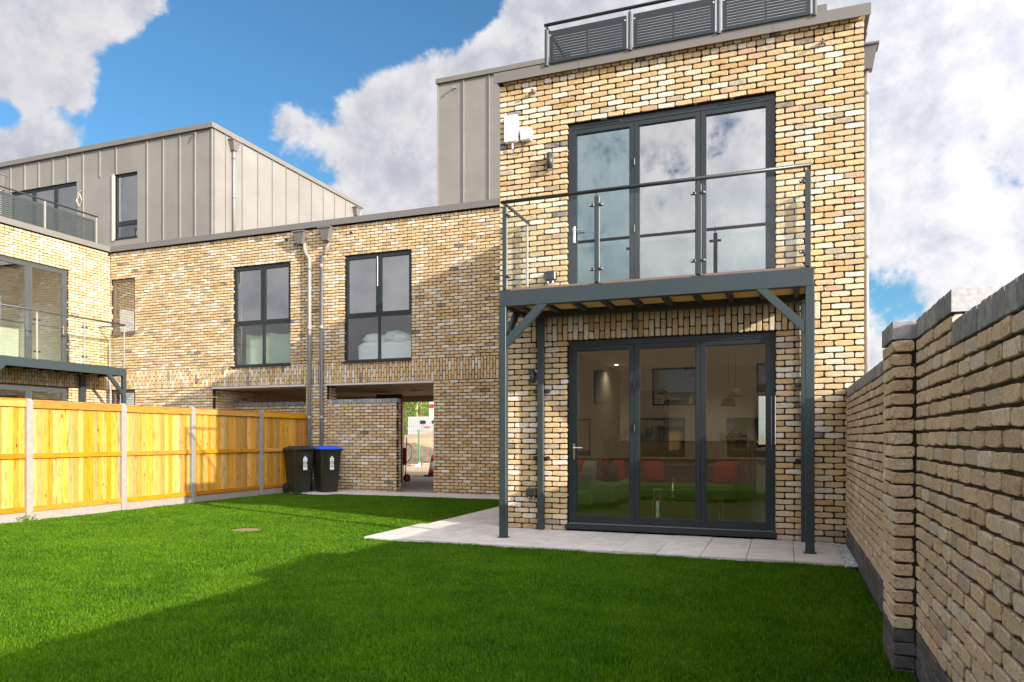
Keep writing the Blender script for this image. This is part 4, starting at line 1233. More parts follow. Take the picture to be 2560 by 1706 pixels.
# balcony of the left wing
wb = empty('balcony', (-13.7, 3, 0), 'grey steel balcony with glass balustrade at the left edge, above the fence', 'balcony')
TB = (-13.18, 5.33, PI / 2)
boxobj('front_beam', M['steel'], wb, -4.5, 0, 0, .045, 2.90, 3.11, T=TB)
boxobj('side_beam', M['steel'], wb, -.06, 0, .046, 1.0, 2.90, 3.11, T=TB)
boxobj('deck', M['deck'], wb, -4.5, -.061, .046, 1.0, 3.06, 3.10, T=TB)
for k in range(10): boxobj('joist', M['joist'], wb, -4.3 + k * .42, -4.25 + k * .42, .047, 1.0, 2.93, 3.059, T=TB)
boxobj('post', M['steel'], wb, -.10, .0, -.004, .09, -.1, 2.899, T=TB, b=.004)
boxobj('post', M['steel'], wb, -4.0, -3.9, -.004, .09, -.1, 2.899, T=TB, b=.004)
boxobj('post', M['steel'], wb, -.66, -.50, .90, .98, -.1, 2.899, T=TB, b=.004)
MB(TB).prism([(-.60, 2.899), (-.46, 2.899), (-.101, 2.50), (-.101, 2.36)], .004, .07, 'y').build('brace', M['steel'], wb)
MB(TB).prism([(-3.30, 2.899), (-3.44, 2.899), (-3.899, 2.44), (-3.899, 2.30)], .004, .07, 'y').build('brace', M['steel'], wb)
MB(TB).tube([(-4.5, .02, 4.30), (-.02, .02, 4.30)], .023, 10).build('handrail', M['alu_grey'], wb, smooth=True)
MB(TB).tube([(-.03, .03, 4.295), (-.03, .98, 4.295)], .02, 10).build('handrail', M['alu_grey'], wb, smooth=True)
bps = [-4.45, -3.77, -2.54, -1.26, -.05]
for i, xp in enumerate(bps):
    mb = MB(TB); mb.bbox(xp - .022, xp + .022, .012, .035, 3.111, 4.24, b=.003); mb.tube([(xp, .02, 4.24), (xp, .02, 4.285)], .009, 8)
    q_ = mb.build('baluster_post', M['rwp'], wb)
    for zz in (3.3, 4.07):
        if i > 0: clamp(xp - .023, .021, zz, -1, q_, TB)
        if i < 4: clamp(xp + .023, .021, zz, 1, q_, TB)
for a, b in zip(bps[:-1], bps[1:]): boxobj('glass_panel', M['balglass'], wb, a + .045, b - .045, .017, .025, 3.14, 4.21, T=TB)
boxobj('glass_panel', M['balglass'], wb, -.034, -.026, .06, .95, 3.14, 4.21, T=TB)
# roof railing of the left wing
wr = empty('roof_railing', (-14.2, 3, 6.6), 'green grey slatted railing on the roof edge of the left wing', 'railing')
TR = (-14.17, 5.26, PI / 2)
MB(TR).tube([(-4.7, .0, 7.37), (0.0, .0, 7.37)], .022, 10).build('handrail', M['slat'], wr, smooth=True)
ps = [-4.65, -3.1, -1.55, -.045]
for xp in ps:
    q_ = boxobj('baluster_post', M['rwp'], wr, xp - .02, xp + .02, -.014, .02, 6.60, 7.345, T=TR)
for a, b in zip(ps[:-1], ps[1:]):
    louvre_panel(wr, TR, a + .05, b - .05, -.006, 6.64, 7.25, 10, 'slat')

# ================================================================== garden wall (right)
gw = empty('garden_wall', (4.63, -4.5, -.1), 'long buff brick garden wall with dark coping, a pier and stepped top', 'garden wall')
XW = 4.525
ZP = .121
TG = (XW, 0.0, -PI / 2)                      # x runs towards the camera
far_n, mid_n, near_n = 21, 22, 20
YP2, YP1, YS, YE = 4.55, 5.017, 5.94, 9.6
segs = [(0.0, YP2, far_n), (YP1, YS, mid_n), (YS, YE, near_n)]
for a, b, n in ((0.0, YP2 + .2, far_n), (YP2 + .2, YS, mid_n), (YS, YE, near_n)):
    slab('wall_core', M['mortar_grey'], gw, TG, a + (.006 if a == YS else 0), b - .006, -.25, ZP + n * .075 - .004, .015, .213)
bk = []
for a, b, n in segs:
    de = courses(a, b, ZP, n, (), xg=0.0, gap=.021)
    bk += de
lay(gw, TG, bk, M['brick_lifted'], jitter=1.25)
# pier
XP = 4.41
TPF = (XP, 0.0, -PI / 2)
mb = MB(); mb.box(XP + .015, XW + .03, -YP1 + .016, -YP2 - .01, -.25, ZP + mid_n * .075 - .004); mb.build('pier_core', M['mortar_grey'], gw)
bk = []
for i in range(mid_n):
    z = ZP + (i + .5) * .075
    o = (i % 2)
    L = [(YP2 + 0, YP2 + .2335), (YP2 + .2335, YP1)] if o == 0 else [(YP2, YP2 + .1168), (YP2 + .1168, YP2 + .3503), (YP2 + .3503, YP1)]
    for (a, b) in L:
        k = 'str' if b - a > .15 else 'hdr'
        bk.append((k, (a + b) / 2, z, (b - a - .0115) / SIZE[k][0], 1.0, 0.0))
lay(gw, TPF, bk, M['brick_lifted'], limit=40, stuffname='pier_brickwork')
TPN = (XP, -YP1, 0.0)
bk = []
for i in range(mid_n):
    z = ZP + (i + .5) * .075
    wd = .110 if i % 2 else .099
    bk.append(('hdrd', wd / 2 + .001, z, wd / .101, 1.0, -.004))
lay(gw, TPN, bk, M['brick_lifted'], limit=40, stuffname='pier_face_brickwork')
# coping bricks on edge
bk = []
def cope(a, b, z, y0=0.0):
    m_ = int(round((b - a) / .0765)); p = (b - a) / m_
    return [('cope', a + (i + .5) * p, z, (p - .0135) / .066, 1.0, y0) for i in range(m_)]
lay(gw, TG, cope(0.0, YP2, ZP + far_n * .075 + .056) + cope(YP1, YS, ZP + mid_n * .075 + .056) + cope(YS, YE, ZP + near_n * .075 + .056), M['blue_brick'], name='coping_brick', limit=150, stuffname='coping_brickwork')
lay(gw, TPF, [(k, a, z, sx, 1.0, -.006) for (k, a, z, sx, _, _) in cope(YP2, YP1, ZP + mid_n * .075 + .056)], M['blue_brick'], name='coping_brick', stuffname='pier_coping')
boxobj('coping_end', M['cope_end'], gw, XW + .003, XW + .214, -YS - .0025, -YS + .01, ZP + mid_n * .075 + .005, ZP + mid_n * .075 + .107)
boxobj('coping_bed', M['mortar_grey'], gw, XW + .022, XW + .205, -YE + .01, -YS - .003, ZP + near_n * .075 - .003, ZP + near_n * .075 + .098)
boxobj('coping_bed', M['mortar_grey'], gw, XW + .022, XW + .205, -YS + .011, -YP1, ZP + mid_n * .075 - .003, ZP + mid_n * .075 + .098)
boxobj('coping_bed', M['mortar_grey'], gw, XW + .022, XW + .205, -YP2 + .001, -.004, ZP + far_n * .075 - .003, ZP + far_n * .075 + .098)
lay(gw, (XW, -YS, 0.0), [('hdrd', .055, ZP + (near_n + 1.5) * .075, 1.0, 1.0, -.0), ('hdrd', .165, ZP + (near_n + 1.5) * .075, 1.0, 1.0, 0.)], M['brick_lifted'], name='brick')
# plinth of engineering bricks
bk = []
for i in range(5):
    z = ZP - (i + .5) * .075
    for b in courses(0.0, YP2, ZP - (i + 1) * .075, 1, (), ph=i, xg=0.0) + courses(YP1, YE, ZP - (i + 1) * .075, 1, (), ph=i, xg=0.0):
        k = 'pl'; L = b[3] * SIZE[b[0]][0]
        bk.append((k, b[1], z, (L + .003) / .2155, 1.0, -.002))
lay(gw, TG, bk, M['plinth_brick'], name='plinth_brick', limit=120, stuffname='plinth_brickwork')
bk = []
for i in range(5):
    z = ZP - (i + .5) * .075
    for (a, b) in ([(YP2, YP2 + .2335), (YP2 + .2335, YP1)] if i % 2 else [(YP2, YP2 + .1168), (YP2 + .1168, YP2 + .3503), (YP2 + .3503, YP1)]):
        bk.append(('pl', (a + b) / 2, z, (b - a - .009) / .2155, 1.0, -.002))
lay(gw, TPF, bk, M['plinth_brick'], name='plinth_brick', stuffname='pier_plinth')
lay(gw, TPN, [('pl', .056, ZP - (i + .5) * .075, .103 / .2155, 1.0, -.006) for i in range(5)], M['plinth_brick'], name='plinth_brick')
t = boxobj('cable_clip', M['white'], None, XW + .085, XW + .125, -YS - .075, -YS - .04, ZP + near_n * .075 + .106, ZP + near_n * .075 + .146, b=.006)
tag(t, 'tiny white bracket on the step of the garden wall coping', 'bracket')

# ================================================================== timber fence (left)
fe = empty('fence', (-7.5, 1, -.1), 'golden pine board fence with concrete posts and gravel boards', 'fence')
FX = -7.495
pY = [-5.36, -3.43, -1.505, .27, 1.935, 4.0, 6.02]
TFN = (FX, 0.0, PI / 2)          # x along +Y, outward normal +X
zsh = {0: 1.80, 1: 1.815, 2: 1.80, 3: 1.79, 4: 1.80, 5: 1.80}
for i, yy in enumerate(pY[:-1]):
    mb = MB(TFN); w2 = .055
    mb.bbox(yy - w2, yy + w2, -.012, .10, -.2, 1.795, b=.006)
    vs = [(yy - w2, -.010, 1.796), (yy + w2, -.010, 1.796), (yy + w2, .10, 1.796), (yy - w2, .10, 1.796), (yy - w2 * .5, .015, 1.835), (yy + w2 * .5, .015, 1.835), (yy + w2 * .5, .075, 1.835), (yy - w2 * .5, .075, 1.835)]
    mb.add(vs, [(0, 3, 2, 1), (4, 5, 6, 7), (0, 1, 5, 4), (1, 2, 6, 5), (2, 3, 7, 6), (3, 0, 4, 7)])
    mb.build('fence_post', M['concrete'], fe)
for i, (a, b) in enumerate(zip(pY[:-1], pY[1:])):
    a += .056; b -= .056 if i < 5 else .0
    if i == 5: b = 5.66
    zt = zsh[i] + RNG.normal(0, .004)
    boxobj('gravel_board', M['concrete'], fe, a, b, .015, .065, -.22, .02, T=TFN)
    n = int(round((b - a) / .092)); p = (b - a) / n
    for k in range(n):
        x0 = a + k * p
        o_ = boxobj('board', M['pine'], fe, x0 - .004 * (k > 0), x0 + p - .001, .041 - .007 * (k % 2) + RNG.normal(0, .0008), .058, .022, zt - .03, T=TFN, b=.005)
    for nm, z0, z1, y0 in (('top_rail', zt - .115, zt, -.004), ('mid_rail', .875, .955, -.004), ('bottom_rail', .023, .105, -.004)):
        boxobj(nm, M['pine_rail'], fe, a + .001, b - .001, y0, .030, z0, z1, T=TFN, b=.004)
    boxobj('cap_strip', M['pine_rail'], fe, a + .001, b - .001, -.012, .065, zt + .0005, zt + .016, T=TFN, b=.003)
boxobj('end_batten', M['pine_rail'], fe, 5.661, 5.69, -.006, .06, -.02, 1.76, T=TFN)

mb = MB()
for k in range(60):
    P = Vector((-7.42 + RNG.normal(0, .05), -1.60 + RNG.normal(0, .07), -.10 + abs(RNG.normal(0, .045)))); a_ = RNG.normal(0, 1, 3); d1 = Vector(a_).normalized() * .022
    d2 = Vector(RNG.normal(0, 1, 3)).normalized() * .014
    mb.add([tuple(P - d1), tuple(P + d2), tuple(P + d1), tuple(P - d2)], [(0, 1, 2, 3)])
tag(mb.build('weed', M['leaf'], None), 'small leafy weed at the foot of the second concrete post from the left', 'weed')
# ================================================================== wheelie bins
def bin_(cx_, cy_, rot, lab, blue):
    t = empty('wheelie_bin', (cx_, cy_, -.10), lab, 'wheelie bin', 'black wheelie bins in the corner by the fence')
    T = (cx_, cy_, rot)
    z0, z1 = -.09, .905
    def tap(b0, b1, d0, d1, z0, z1, n=5):
        vs = []; fs = []
        for i in range(n):
            u_ = i / (n - 1); bx = b0 + (b1 - b0) * u_; dy = d0 + (d1 - d0) * u_; z = z0 + (z1 - z0) * u_
            r = .045
            for (x, y) in ((-bx + r, -dy), (bx - r, -dy), (bx, -dy + r), (bx, dy - r), (bx - r, dy), (-bx + r, dy), (-bx, dy - r), (-bx, -dy + r)): vs.append((x, y, z))
        for i in range(n - 1):
            for k in range(8):
                k2 = (k + 1) % 8; fs.append((i * 8 + k, i * 8 + k2, i * 8 + 8 + k2, i * 8 + 8 + k))
        fs.append(tuple(reversed(range(8)))); fs.append(tuple(range((n - 1) * 8, n * 8)))
        return vs, fs
    mb = MB(T); mb.add(*tap(.205, .262, .22, .315, z0, z1))
    mb.bbox(-.15, .15, -.322, -.29, .60, .90, b=.01)
    mb.build('body', M['bin'], t)
    mb = MB(T); mb.bbox(-.285, .285, -.345, .33, z1 - .02, z1 + .028, b=.012); mb.build('rim', M['bin'], t)
    mb = MB(T)
    vs, fs = tap(.292, .25, .36, .27, z1 + .029, z1 + .075, 3); mb.add(vs, fs)
    mb.bbox(-.20, .20, -.20, .22, z1 + .07, z1 + .098, b=.014)
    mb.bbox(-.12, .12, -.385, -.33, z1 + .015, z1 + .05, b=.01)
    mb.build('lid', M['bin_blue'] if blue else M['bin_lid'], t)
    mb = MB(T); mb.tube([(-.24, .375, .86), (.24, .375, .86)], .017, 10); mb.box(-.2, -.17, .3, .37, .83, .88); mb.box(.17, .2, .3, .37, .83, .88); mb.build('handle', M['bin'], t)
    for sx in (-1, 1):
        mb = MB(T); mb.tube([(sx * .215, .27, .0), (sx * .275, .27, .0)], .098, 20); q_ = mb.build('wheel', M['black'], t)
        mb = MB(T); mb.tube([(sx * .276, .27, .0), (sx * .279, .27, .0)], .05, 14); mb.build('hub', M['bin_lid'], q_)
    # council crest printed on the right-hand flank: a house-like mark above lines of print
    def mark(yc, x_at):
        q = MB((cx_, cy_, rot)); y = x_at
        def bar(u0, u1, v0, v1):     # u along local y, v up
            q.box(y, y + .0025, yc + u0, yc + u1, v0, v1)
        q.prism([(yc - .060, .715), (yc + .060, .715), (yc + .045, .75), (yc, .785), (yc - .045, .75)], y, y + .0025, 'x')
        bar(-.060, .060, .675, .708)
        for k in range(4): bar(-.050 + .026 * k, -.034 + .026 * k, .60, .668)
        bar(-.058, .058, .575, .594)
        for k in range(5): bar(-.052 + .022 * k, -.040 + .022 * k, .535, .568)
        bar(-.060, .060, .46, .528)
        return q
    q = MB(T)
    def bar(u0, u1, v0, v1):
        q.box(u0, u1, -.3255 , -.3225, v0, v1)
    q.prism([(-.052, .685), (.052, .685), (.052, .72), (.020, .735), (.018, .765), (-.018, .765), (-.020, .735), (-.052, .72)], -.3255, -.3225, 'y')
    bar(-.052, .052, .645, .680)
    for k in range(4): bar(-.046 + .024 * k, -.032 + .024 * k, .575, .640)
    bar(-.050, .050, .548, .570)
    for k in range(3): bar(-.050 + .036 * k, -.024 + .036 * k, .515, .543)
    bar(-.052, .052, .44, .508)
    q.build('crest', M['white'], t)
    return t
bin_(-7.10, 4.86, math.radians(62), 'black wheelie bin with black lid, left of the pair, against the fence', False)
bin_(-6.55, 5.18, math.radians(58), 'black wheelie bin with bright blue lid, right of the pair', True)
#==PART3==
# ================================================================== ground floor interior
isl = empty('kitchen_island', (1.7, 5.2, 0), 'long oak fronted kitchen island seen through the lower doors', 'kitchen island')
boxobj('worktop', M['cabinet'], isl, .33, 3.32, 4.96, 5.75, 1.115, 1.145, b=.004)
boxobj('carcass', M['wood_panel'], isl, .335, 3.20, 5.03, 5.7, .021, 1.113)
for k in range(24):
    boxobj('slat', M['wood_panel'], isl, .34 + k * .119, .34 + k * .119 + .10, 5.0, 5.029, .03, 1.11)
boxobj('end_leg', M['plaster_dim'], isl, 3.21, 3.28, 5.0, 5.7, .021, 1.112)
t = empty('tall_cabinet', (1.1, 6.4, 0), 'black tall kitchen cabinet behind the island', 'cabinet')
boxobj('carcass', M['cabinet'], t, .70, 1.42, 6.0, 6.59, .021, 2.22)
for k in (0, 1): boxobj('door', M['cabinet'], t, .705 + k * .358, 1.055 + k * .358, 5.975, 5.998, .10, 2.21, b=.003)
t = empty('tap', (1.45, 5.4, 1.145), 'black arched kitchen tap on the island', 'tap')
pth = [(1.40, 5.45, 1.146), (1.40, 5.45, 1.33)] + [(1.40 + .06 - .06 * math.cos(a), 5.45, 1.33 + .07 * math.sin(a)) for a in (.4, .9, 1.57, 2.2, 2.8)] + [(1.52, 5.45, 1.27)]
MB().tube(pth, .012, 8).build('spout', M['black'], t, smooth=True)
MB().tube([(1.40, 5.45, 1.146), (1.40, 5.45, 1.17)], .022, 10).build('tap_base', M['black'], t)
boxobj('bottle', M['black'], None, 1.20, 1.28, 5.4, 5.48, 1.146, 1.45, b=.02)
tag(bpy.data.objects[-1] if False else COL.objects[-1], 'dark bottle standing on the island left of the tap', 'bottle')
def pendant(x, y, z, r, m, lab, h=.17):
    t = empty('pendant_lamp', (x, y, z), lab, 'pendant lamp', 'pendant lamps over the island')
    MB().lathe([(r * .8, h), (r, 0), (r * .97, 0.0), (r * .77, h - .004)], (x, y, z), 24).build('lamp_shade', M[m], t, smooth=True)
    MB().tube([(x, y, z + h - .02), (x, y, 2.71)], .004, 6).build('cord', M['black'], t)
pendant(2.22, 4.0, 2.29, .17, 'shade', 'plum drum pendant lamp, highest of the three inside', .2)
pendant(2.99, 4.0, 1.945, .125, 'shade2', 'brown woven pendant lamp, middle height of the three inside', .15)
pendant(2.84, 4.35, 1.79, .14, 'shade2', 'brown woven pendant lamp, lowest of the three inside', .15)
mb = MB(); mb.tube([(.55, 5.2, 2.712), (.55, 5.2, 2.719)], .035, 12)
tag(mb.build('spotlight', M['lamp'], None), 'small lit ceiling spotlight inside the ground floor', 'spotlight')
for (x_, y_) in ((.55, 5.2), (2.3, 5.3), (1.4, 2.6), (3.4, 3.4)):      # first at the lit spotlight; the others added to brighten the dim room
    l_ = bpy.data.lights.new('spot_and_fill', 'SPOT'); l_.energy = 11; l_.color = (1, .84, .64); l_.spot_size = 2.5; l_.spot_blend = .8; l_.shadow_soft_size = .05
    o_ = bpy.data.objects.new('spot_and_fill', l_); COL.objects.link(o_); o_.location = (x_, y_, 2.70)
t = empty('flower_tray', (2.93, 5.3, 1.145), 'tray of dried plum coloured sprigs on the island end', 'flower tray')
boxobj('tray', M['cream'], t, 2.62, 3.16, 5.2, 5.45, 1.146, 1.20, b=.01)
mb = MB()
for k in range(150):
    x_, y_, z_ = RNG.uniform(2.60, 3.18), RNG.uniform(5.2, 5.45), 1.2 + abs(RNG.normal(0, .06)); a = RNG.uniform(0, 6.28, 2); s_ = .018
    d1 = Vector((math.cos(a[0]), math.sin(a[0]), math.sin(a[1]))) * s_; d2 = Vector((-math.sin(a[0]), math.cos(a[0]), math.cos(a[1]))) * s_
    P = Vector((x_, y_, z_)); mb.add([tuple(P - d1), tuple(P + d2 * .6), tuple(P + d1), tuple(P - d2 * .6)], [(0, 1, 2, 3)])
mb.build('sprigs', M['leaf_p'], t)
t = empty('sofa', (0.4, 2.9, .02), 'grey green sofa inside, its arm against the left glass door', 'sofa')
boxobj('seat', M['sofa'], t, .335, 1.15, 2.3, 4.2, .10, .42, b=.04)
boxobj('backrest', M['sofa'], t, .33, .52, 2.3, 4.2, .421, .80, b=.04)
boxobj('arm', M['sofa'], t, .33, .80, 2.12, 2.295, .06, .62, b=.04)
def cushion(x, y, z, s_, m, tilt, lab, rz=0.0):
    vs = []; fs = []; n = 8
    for i in range(n + 1):
        for j in range(n + 1):
            u_, v_ = i / n * 2 - 1, j / n * 2 - 1
            th_ = .075 * (1 - u_ ** 4) * (1 - v_ ** 4) ** .8
            k = 1 - .08 * (abs(u_) * abs(v_))
            for sgn in (1,): vs.append((u_ * s_ * (1 - .06 * v_ * v_), th_, v_ * s_ * (1 - .06 * u_ * u_)))
    m_ = len(vs); vs += [(a, -b, c) for a, b, c in vs]
    for i in range(n):
        for j in range(n):
            q = i * (n + 1) + j; fs.append((q, q + 1, q + n + 2, q + n + 1)); fs.append((m_ + q + n + 1, m_ + q + n + 2, m_ + q + 1, m_ + q))
    R = Matrix.Rotation(rz, 3, 'Z') @ Matrix.Rotation(tilt, 3, 'X')
    mb = MB(); mb.add([tuple(Vector((x, y, z)) + R @ Vector(v)) for v in vs], fs)
    return tag(mb.build('cushion', M[m], None, smooth=True), lab, 'cushion', 'cushions on the two sofas inside')
cushion(.42, 2.42, .66, .19, 'orange', .35, 'orange cushion on the grey sofa arm at the left glass edge', .5)
cushion(.60, 2.55, .63, .19, 'beige_c', .35, 'beige cushion beside the orange one on the grey sofa', .5)
cushion(.80, 3.8, .58, .22, 'orange', .25, 'large orange red cushion at the back of the grey sofa', .1)
t = empty('low_sofa', (2.1, 4.6, .02), 'low dark brown sofa in front of the oak island', 'sofa')
boxobj('seat', M['terracotta'], t, 1.2, 3.0, 4.15, 4.75, .06, .34, b=.04)
boxobj('backrest', M['terracotta'], t, 1.2, 3.0, 4.76, 4.90, .06, .70, b=.04)
cushion(1.42, 4.60, .55, .21, 'orange', .25, 'orange red cushion at the left end of the low brown sofa', 0)
cushion(2.78, 4.60, .55, .22, 'orange', .25, 'orange red cushion at the right end of the low brown sofa', .2)
t = empty('vase', (.87, 3.3, .3), 'round brown vase with tall dry branches inside', 'vase')
boxobj('side_table', M['cabinet'], None, .72, 1.02, 3.1, 3.4, .02, .47, b=.01)
tag(COL.objects[-1], 'small black side table under the brown vase', 'side table')
MB().lathe([(.05, 0), (.12, .06), (.135, .16), (.08, .27), (.045, .31), (.05, .33)], (.88, 3.25, .472), 18).build('vase_body', M['terracotta'], t, smooth=True)
mb = MB()
for k in range(16):
    a = RNG.uniform(0, 6.28); l = RNG.uniform(.45, .8); sp = RNG.uniform(.15, .5)
    p0 = Vector((.88, 3.25, .78)); p1 = p0 + Vector((math.cos(a) * sp * .4, math.sin(a) * sp * .2, l * .5)); p2 = p0 + Vector((math.cos(a) * sp, math.sin(a) * sp * .4, l))
    mb.tube([p0, p1, p2], .004, 5, rads=[.004, .003, .0015])
    for q in range(8):
        c_ = p1.lerp(p2, RNG.random()) + Vector(RNG.normal(0, .03, 3)); d = Vector(RNG.normal(0, .025, 3)); e = Vector(RNG.normal(0, .02, 3))
        mb.add([tuple(c_ - d), tuple(c_ + e), tuple(c_ + d)], [(0, 1, 2)])
mb.build('branches', M['twig'], t)
t = empty('coffee_table', (2.25, 1.6, .02), 'low glass topped coffee table just inside the middle door', 'coffee table')
boxobj('table_top', M['pane'], t, 1.95, 2.95, 1.3, 1.9, .285, .300)
for (a, b) in ((1.97, 1.32), (2.93, 1.32), (1.97, 1.88), (2.93, 1.88)): boxobj('leg', M['chrome'], t, a - .01, a + .01, b - .01, b + .01, .021, .284)
mb = MB(); mb.lathe([(.028, 0), (.032, .02), (.032, .18), (.012, .22), (.012, .26), (.016, .265), (.016, .29)], (2.235, 1.5, .3008), 14)
tag(mb.build('bottle', M['brass'], None, smooth=True), 'slim brass bottle standing on the glass coffee table', 'bottle')
for k, (x_, y_) in enumerate(((2.36, 1.5), (2.43, 1.62))):
    mb = MB(); mb.lathe([(.03, 0), (.03, .004), (.006, .01), (.006, .08), (.034, .11), (.038, .17), (.036, .17)], (x_, y_, .3008), 14)
    tag(mb.build('wine_glass', M['balglass'], None, smooth=True), ('stemmed glass next to the brass bottle on the coffee table', 'stemmed glass at the right, further from the brass bottle')[k], 'glass', 'stemmed glasses on the coffee table')
t = empty('lantern', (2.07, 1.1, .02), 'square clear lantern standing inside the middle door', 'lantern')
mb = MB()
for (a, b) in ((2.02, 1.05), (2.12, 1.05), (2.02, 1.15), (2.12, 1.15)): mb.box(a - .006, a + .006, b - .006, b + .006, .021, .43)
mb.bbox(2.01, 2.13, 1.04, 1.16, .4305, .46, b=.004); mb.build('lantern_frame', M['chrome'], t)
boxobj('candle', M['plaster'], t, 2.045, 2.095, 1.075, 1.125, .03, .28, b=.01)

# ================================================================== building site beyond the passage
def mound(name, m, cx_, cy_, rx, ry, h, z0, lab, seed, tilt=0.0):
    rg = np.random.default_rng(seed); n = 34; vs = []; fs = []
    ph = rg.uniform(0, 6, 8)
    for i in range(n):
        for j in range(n):
            u_, v_ = i / (n - 1) * 2 - 1, j / (n - 1) * 2 - 1
            r = min(1, math.hypot(u_, v_)); k = .5 + .5 * math.cos(PI * r)
            z = h * k * (1 + .18 * math.sin(5 * u_ + ph[0]) * math.sin(4 * v_ + ph[1]) + .10 * math.sin(13 * u_ + ph[2]) * math.sin(11 * v_ + ph[3])) + k * rg.normal(0, .035 * h)
            vs.append((cx_ + u_ * rx, cy_ + v_ * ry, z0 + z))
    for i in range(n - 1):
        for j in range(n - 1):
            q = i * n + j; fs.append((q, q + n, q + n + 1, q + 1))
    mb = MB(); mb.add(vs, fs)
    return tag(mb.build(name, M[m], None, smooth=True), lab, kind='structure')
sheet('site_ground', M['sand'], [(-60, 12.21), (30, 12.21), (30, 75), (-60, 75)], -0.10)
mound('sand_bank', 'sand', -20, 36, 16, 14, 1.5, -.15, 'bank of sand beyond the passage', 3)
mound('spoil_heap', 'darksoil', -13.6, 21.5, 5.2, 2.6, .95, -.13, 'dark spoil heap in front of the sand', 5)
MB().bbox(-16, -4, 16.2, 16.5, -.12, .03, b=.01).build('kerb', M['cream'], None); tag(COL.objects[-1], 'pale kerb of the unfinished road beyond the passage', kind='structure')
for k, (a, b, c) in enumerate(((-11.1, 17.2, .38), (-10.4, 17.4, .3), (-9.75, 17.3, .42))):
    mb = MB(); mb.bbox(a, a + .55, b, b + .3, -.099, -.099 + .18 + .04 * k, b=.02)
    tag(mb.build('stone_block', M['cream'], None), ('pale stone block behind the kerb, left of the green pole', 'pale stone block behind the kerb at the foot of the green pole', 'pale stone block behind the kerb, right of the green pole')[k], 'stone block', 'stone blocks behind the kerb')
t = empty('marker_pole', (-10.3, 17.0, -.1), 'thin green pole standing on the site beyond the passage', 'pole')
MB().tube([(-10.3, 17, .16), (-10.3, 17, 1.52)], .032, 8).build('pole', M['green'], t)
MB().tube([(-10.3, 17, .0), (-10.3, 17, .16)], .06, 10).build('base', M['white'], t)
t = empty('mesh_fence', (-10, 18.6, -.1), 'thin wire mesh site fence in front of the spoil heap', 'mesh fence')
mb = MB()
for k in range(30): mb.box(-14 + k * .25, -14 + k * .25 + .009, 18.6, 18.61, -.05, 1.75)
for k in range(9): mb.box(-14, -6.5, 18.61, 18.617, .0 + k * .21, .009 + k * .21)
tag(mb.build('wire_mesh', M['rwp'], t), kind='stuff')
for x_ in (-14, -10.25, -6.5): MB().tube([(x_, 18.62, -.1), (x_, 18.62, 1.8)], .02, 8).build('fence_post', M['rwp'], t)
t = empty('site_cabin', (-24, 46, 0), 'white site cabin with two small windows beyond the sand', 'site cabin')
boxobj('body', M['cabin'], t, -26.2, -22.4, 45, 51, .2, 2.95)
for k in range(20): boxobj('rib', M['cabin'], t, -26.15 + k * .19, -26.09 + k * .19, 44.95, 44.999, .25, 2.9)
for x_ in (-25.0, -23.9): boxobj('window', M['cabinet'], t, x_, x_ + .5, 44.93, 44.949, 2.35, 2.62)
boxobj('stripe', M['orange'], t, -24.6, -24.1, 44.93, 44.949, 2.0, 2.12)
for k, (a, b, c, d, mm, lab) in enumerate(((-22.55, 38, .33, .55, 'cream', 'cream brick pack at the left end of the row of packs on the sand'), (-21.85, 38.4, .3, .8, 'cream', 'tall cream brick pack second from the left on the sand'), (-21.1, 37.6, .36, .75, 'white', 'white wrapped brick pack in the middle of the sand bank'), (-20.4, 38.2, .3, .5, 'cream', 'low brick pack at the right end of the row, by the brick wall edge'))):
    zb = 1.12
    t = empty('pallet_stack', (a, b, zb), lab, 'pallet stack', 'pallet stacks on the site')
    boxobj('pallet', M['wood_panel'], t, a - c, a + c, b - c, b + c, -.1, .12)
    for q in range(3): boxobj('pack', M[mm], t, a - c + .02, a + c - .02, b - c + .02, b + c - .02, .122 + q * .38 * d * 1.3, .122 + (q + 1) * .38 * d * 1.3 - .02)
t = empty('striped_mast', (-25.6, 52, 0), 'white mast with a red band at the right of the passage view', 'mast')
boxobj('mast', M['white'], t, -27.75, -27.2, 52, 52.4, 0, 8)
boxobj('red_band', M['red'], t, -27.76, -27.19, 51.99, 52.41, 3.95, 4.35)
# cone and sack truck
t = empty('traffic_cone', (-7.5, 12.5, -.1), 'red and white traffic cone at the far end of the passage', 'traffic cone')
cxn, cyn = -7.40, 12.5
boxobj('base', M['black'], t, cxn - .24, cxn + .2, cyn - .2, cyn + .2, -.099, -.055, b=.01)
for (r0, r1, z0, z1, mm, nm) in ((.16, .125, -.054, .13, 'red', 'cone'), (.124, .075, .131, .38, 'white', 'band'), (.074, .03, .381, .62, 'red', 'cone')):
    MB().lathe([(r0, z0), (r1, z1)], (cxn, cyn, 0), 18).build(nm, M[mm], t, smooth=True)
t = empty('sack_truck', (-6.9, 9.4, -.1), 'red sack truck with black handle leaning by the screen wall end', 'sack truck')
qx, qy = -6.60, 9.2
MB().tube([(qx - .02, qy, .02), (qx - .03, qy + .1, 1.05), (qx - .06, qy + .14, 1.20)], .016, 8).build('frame', M['red'], t)
MB().tube([(qx - .22, qy, .02), (qx - .23, qy + .1, 1.05), (qx - .2, qy + .14, 1.20)], .016, 8).build('frame', M['red'], t)
MB().tube([(qx, qy + .02, .45), (qx + .18, qy, .62), (qx + .20, qy, .90), (qx + .06, qy + .05, 1.02), (qx - .03, qy + .08, 1.0)], .012, 8).build('handle', M['black'], t)
MB().box(qx - .24, qx - .0, qy + .02, qy + .05, .4, .9).build('back_plate', M['red'], t)
MB().tube([(qx + .02, qy - .02, .02), (qx + .07, qy - .04, .02)], .115, 20).build('wheel', M['black'], t)
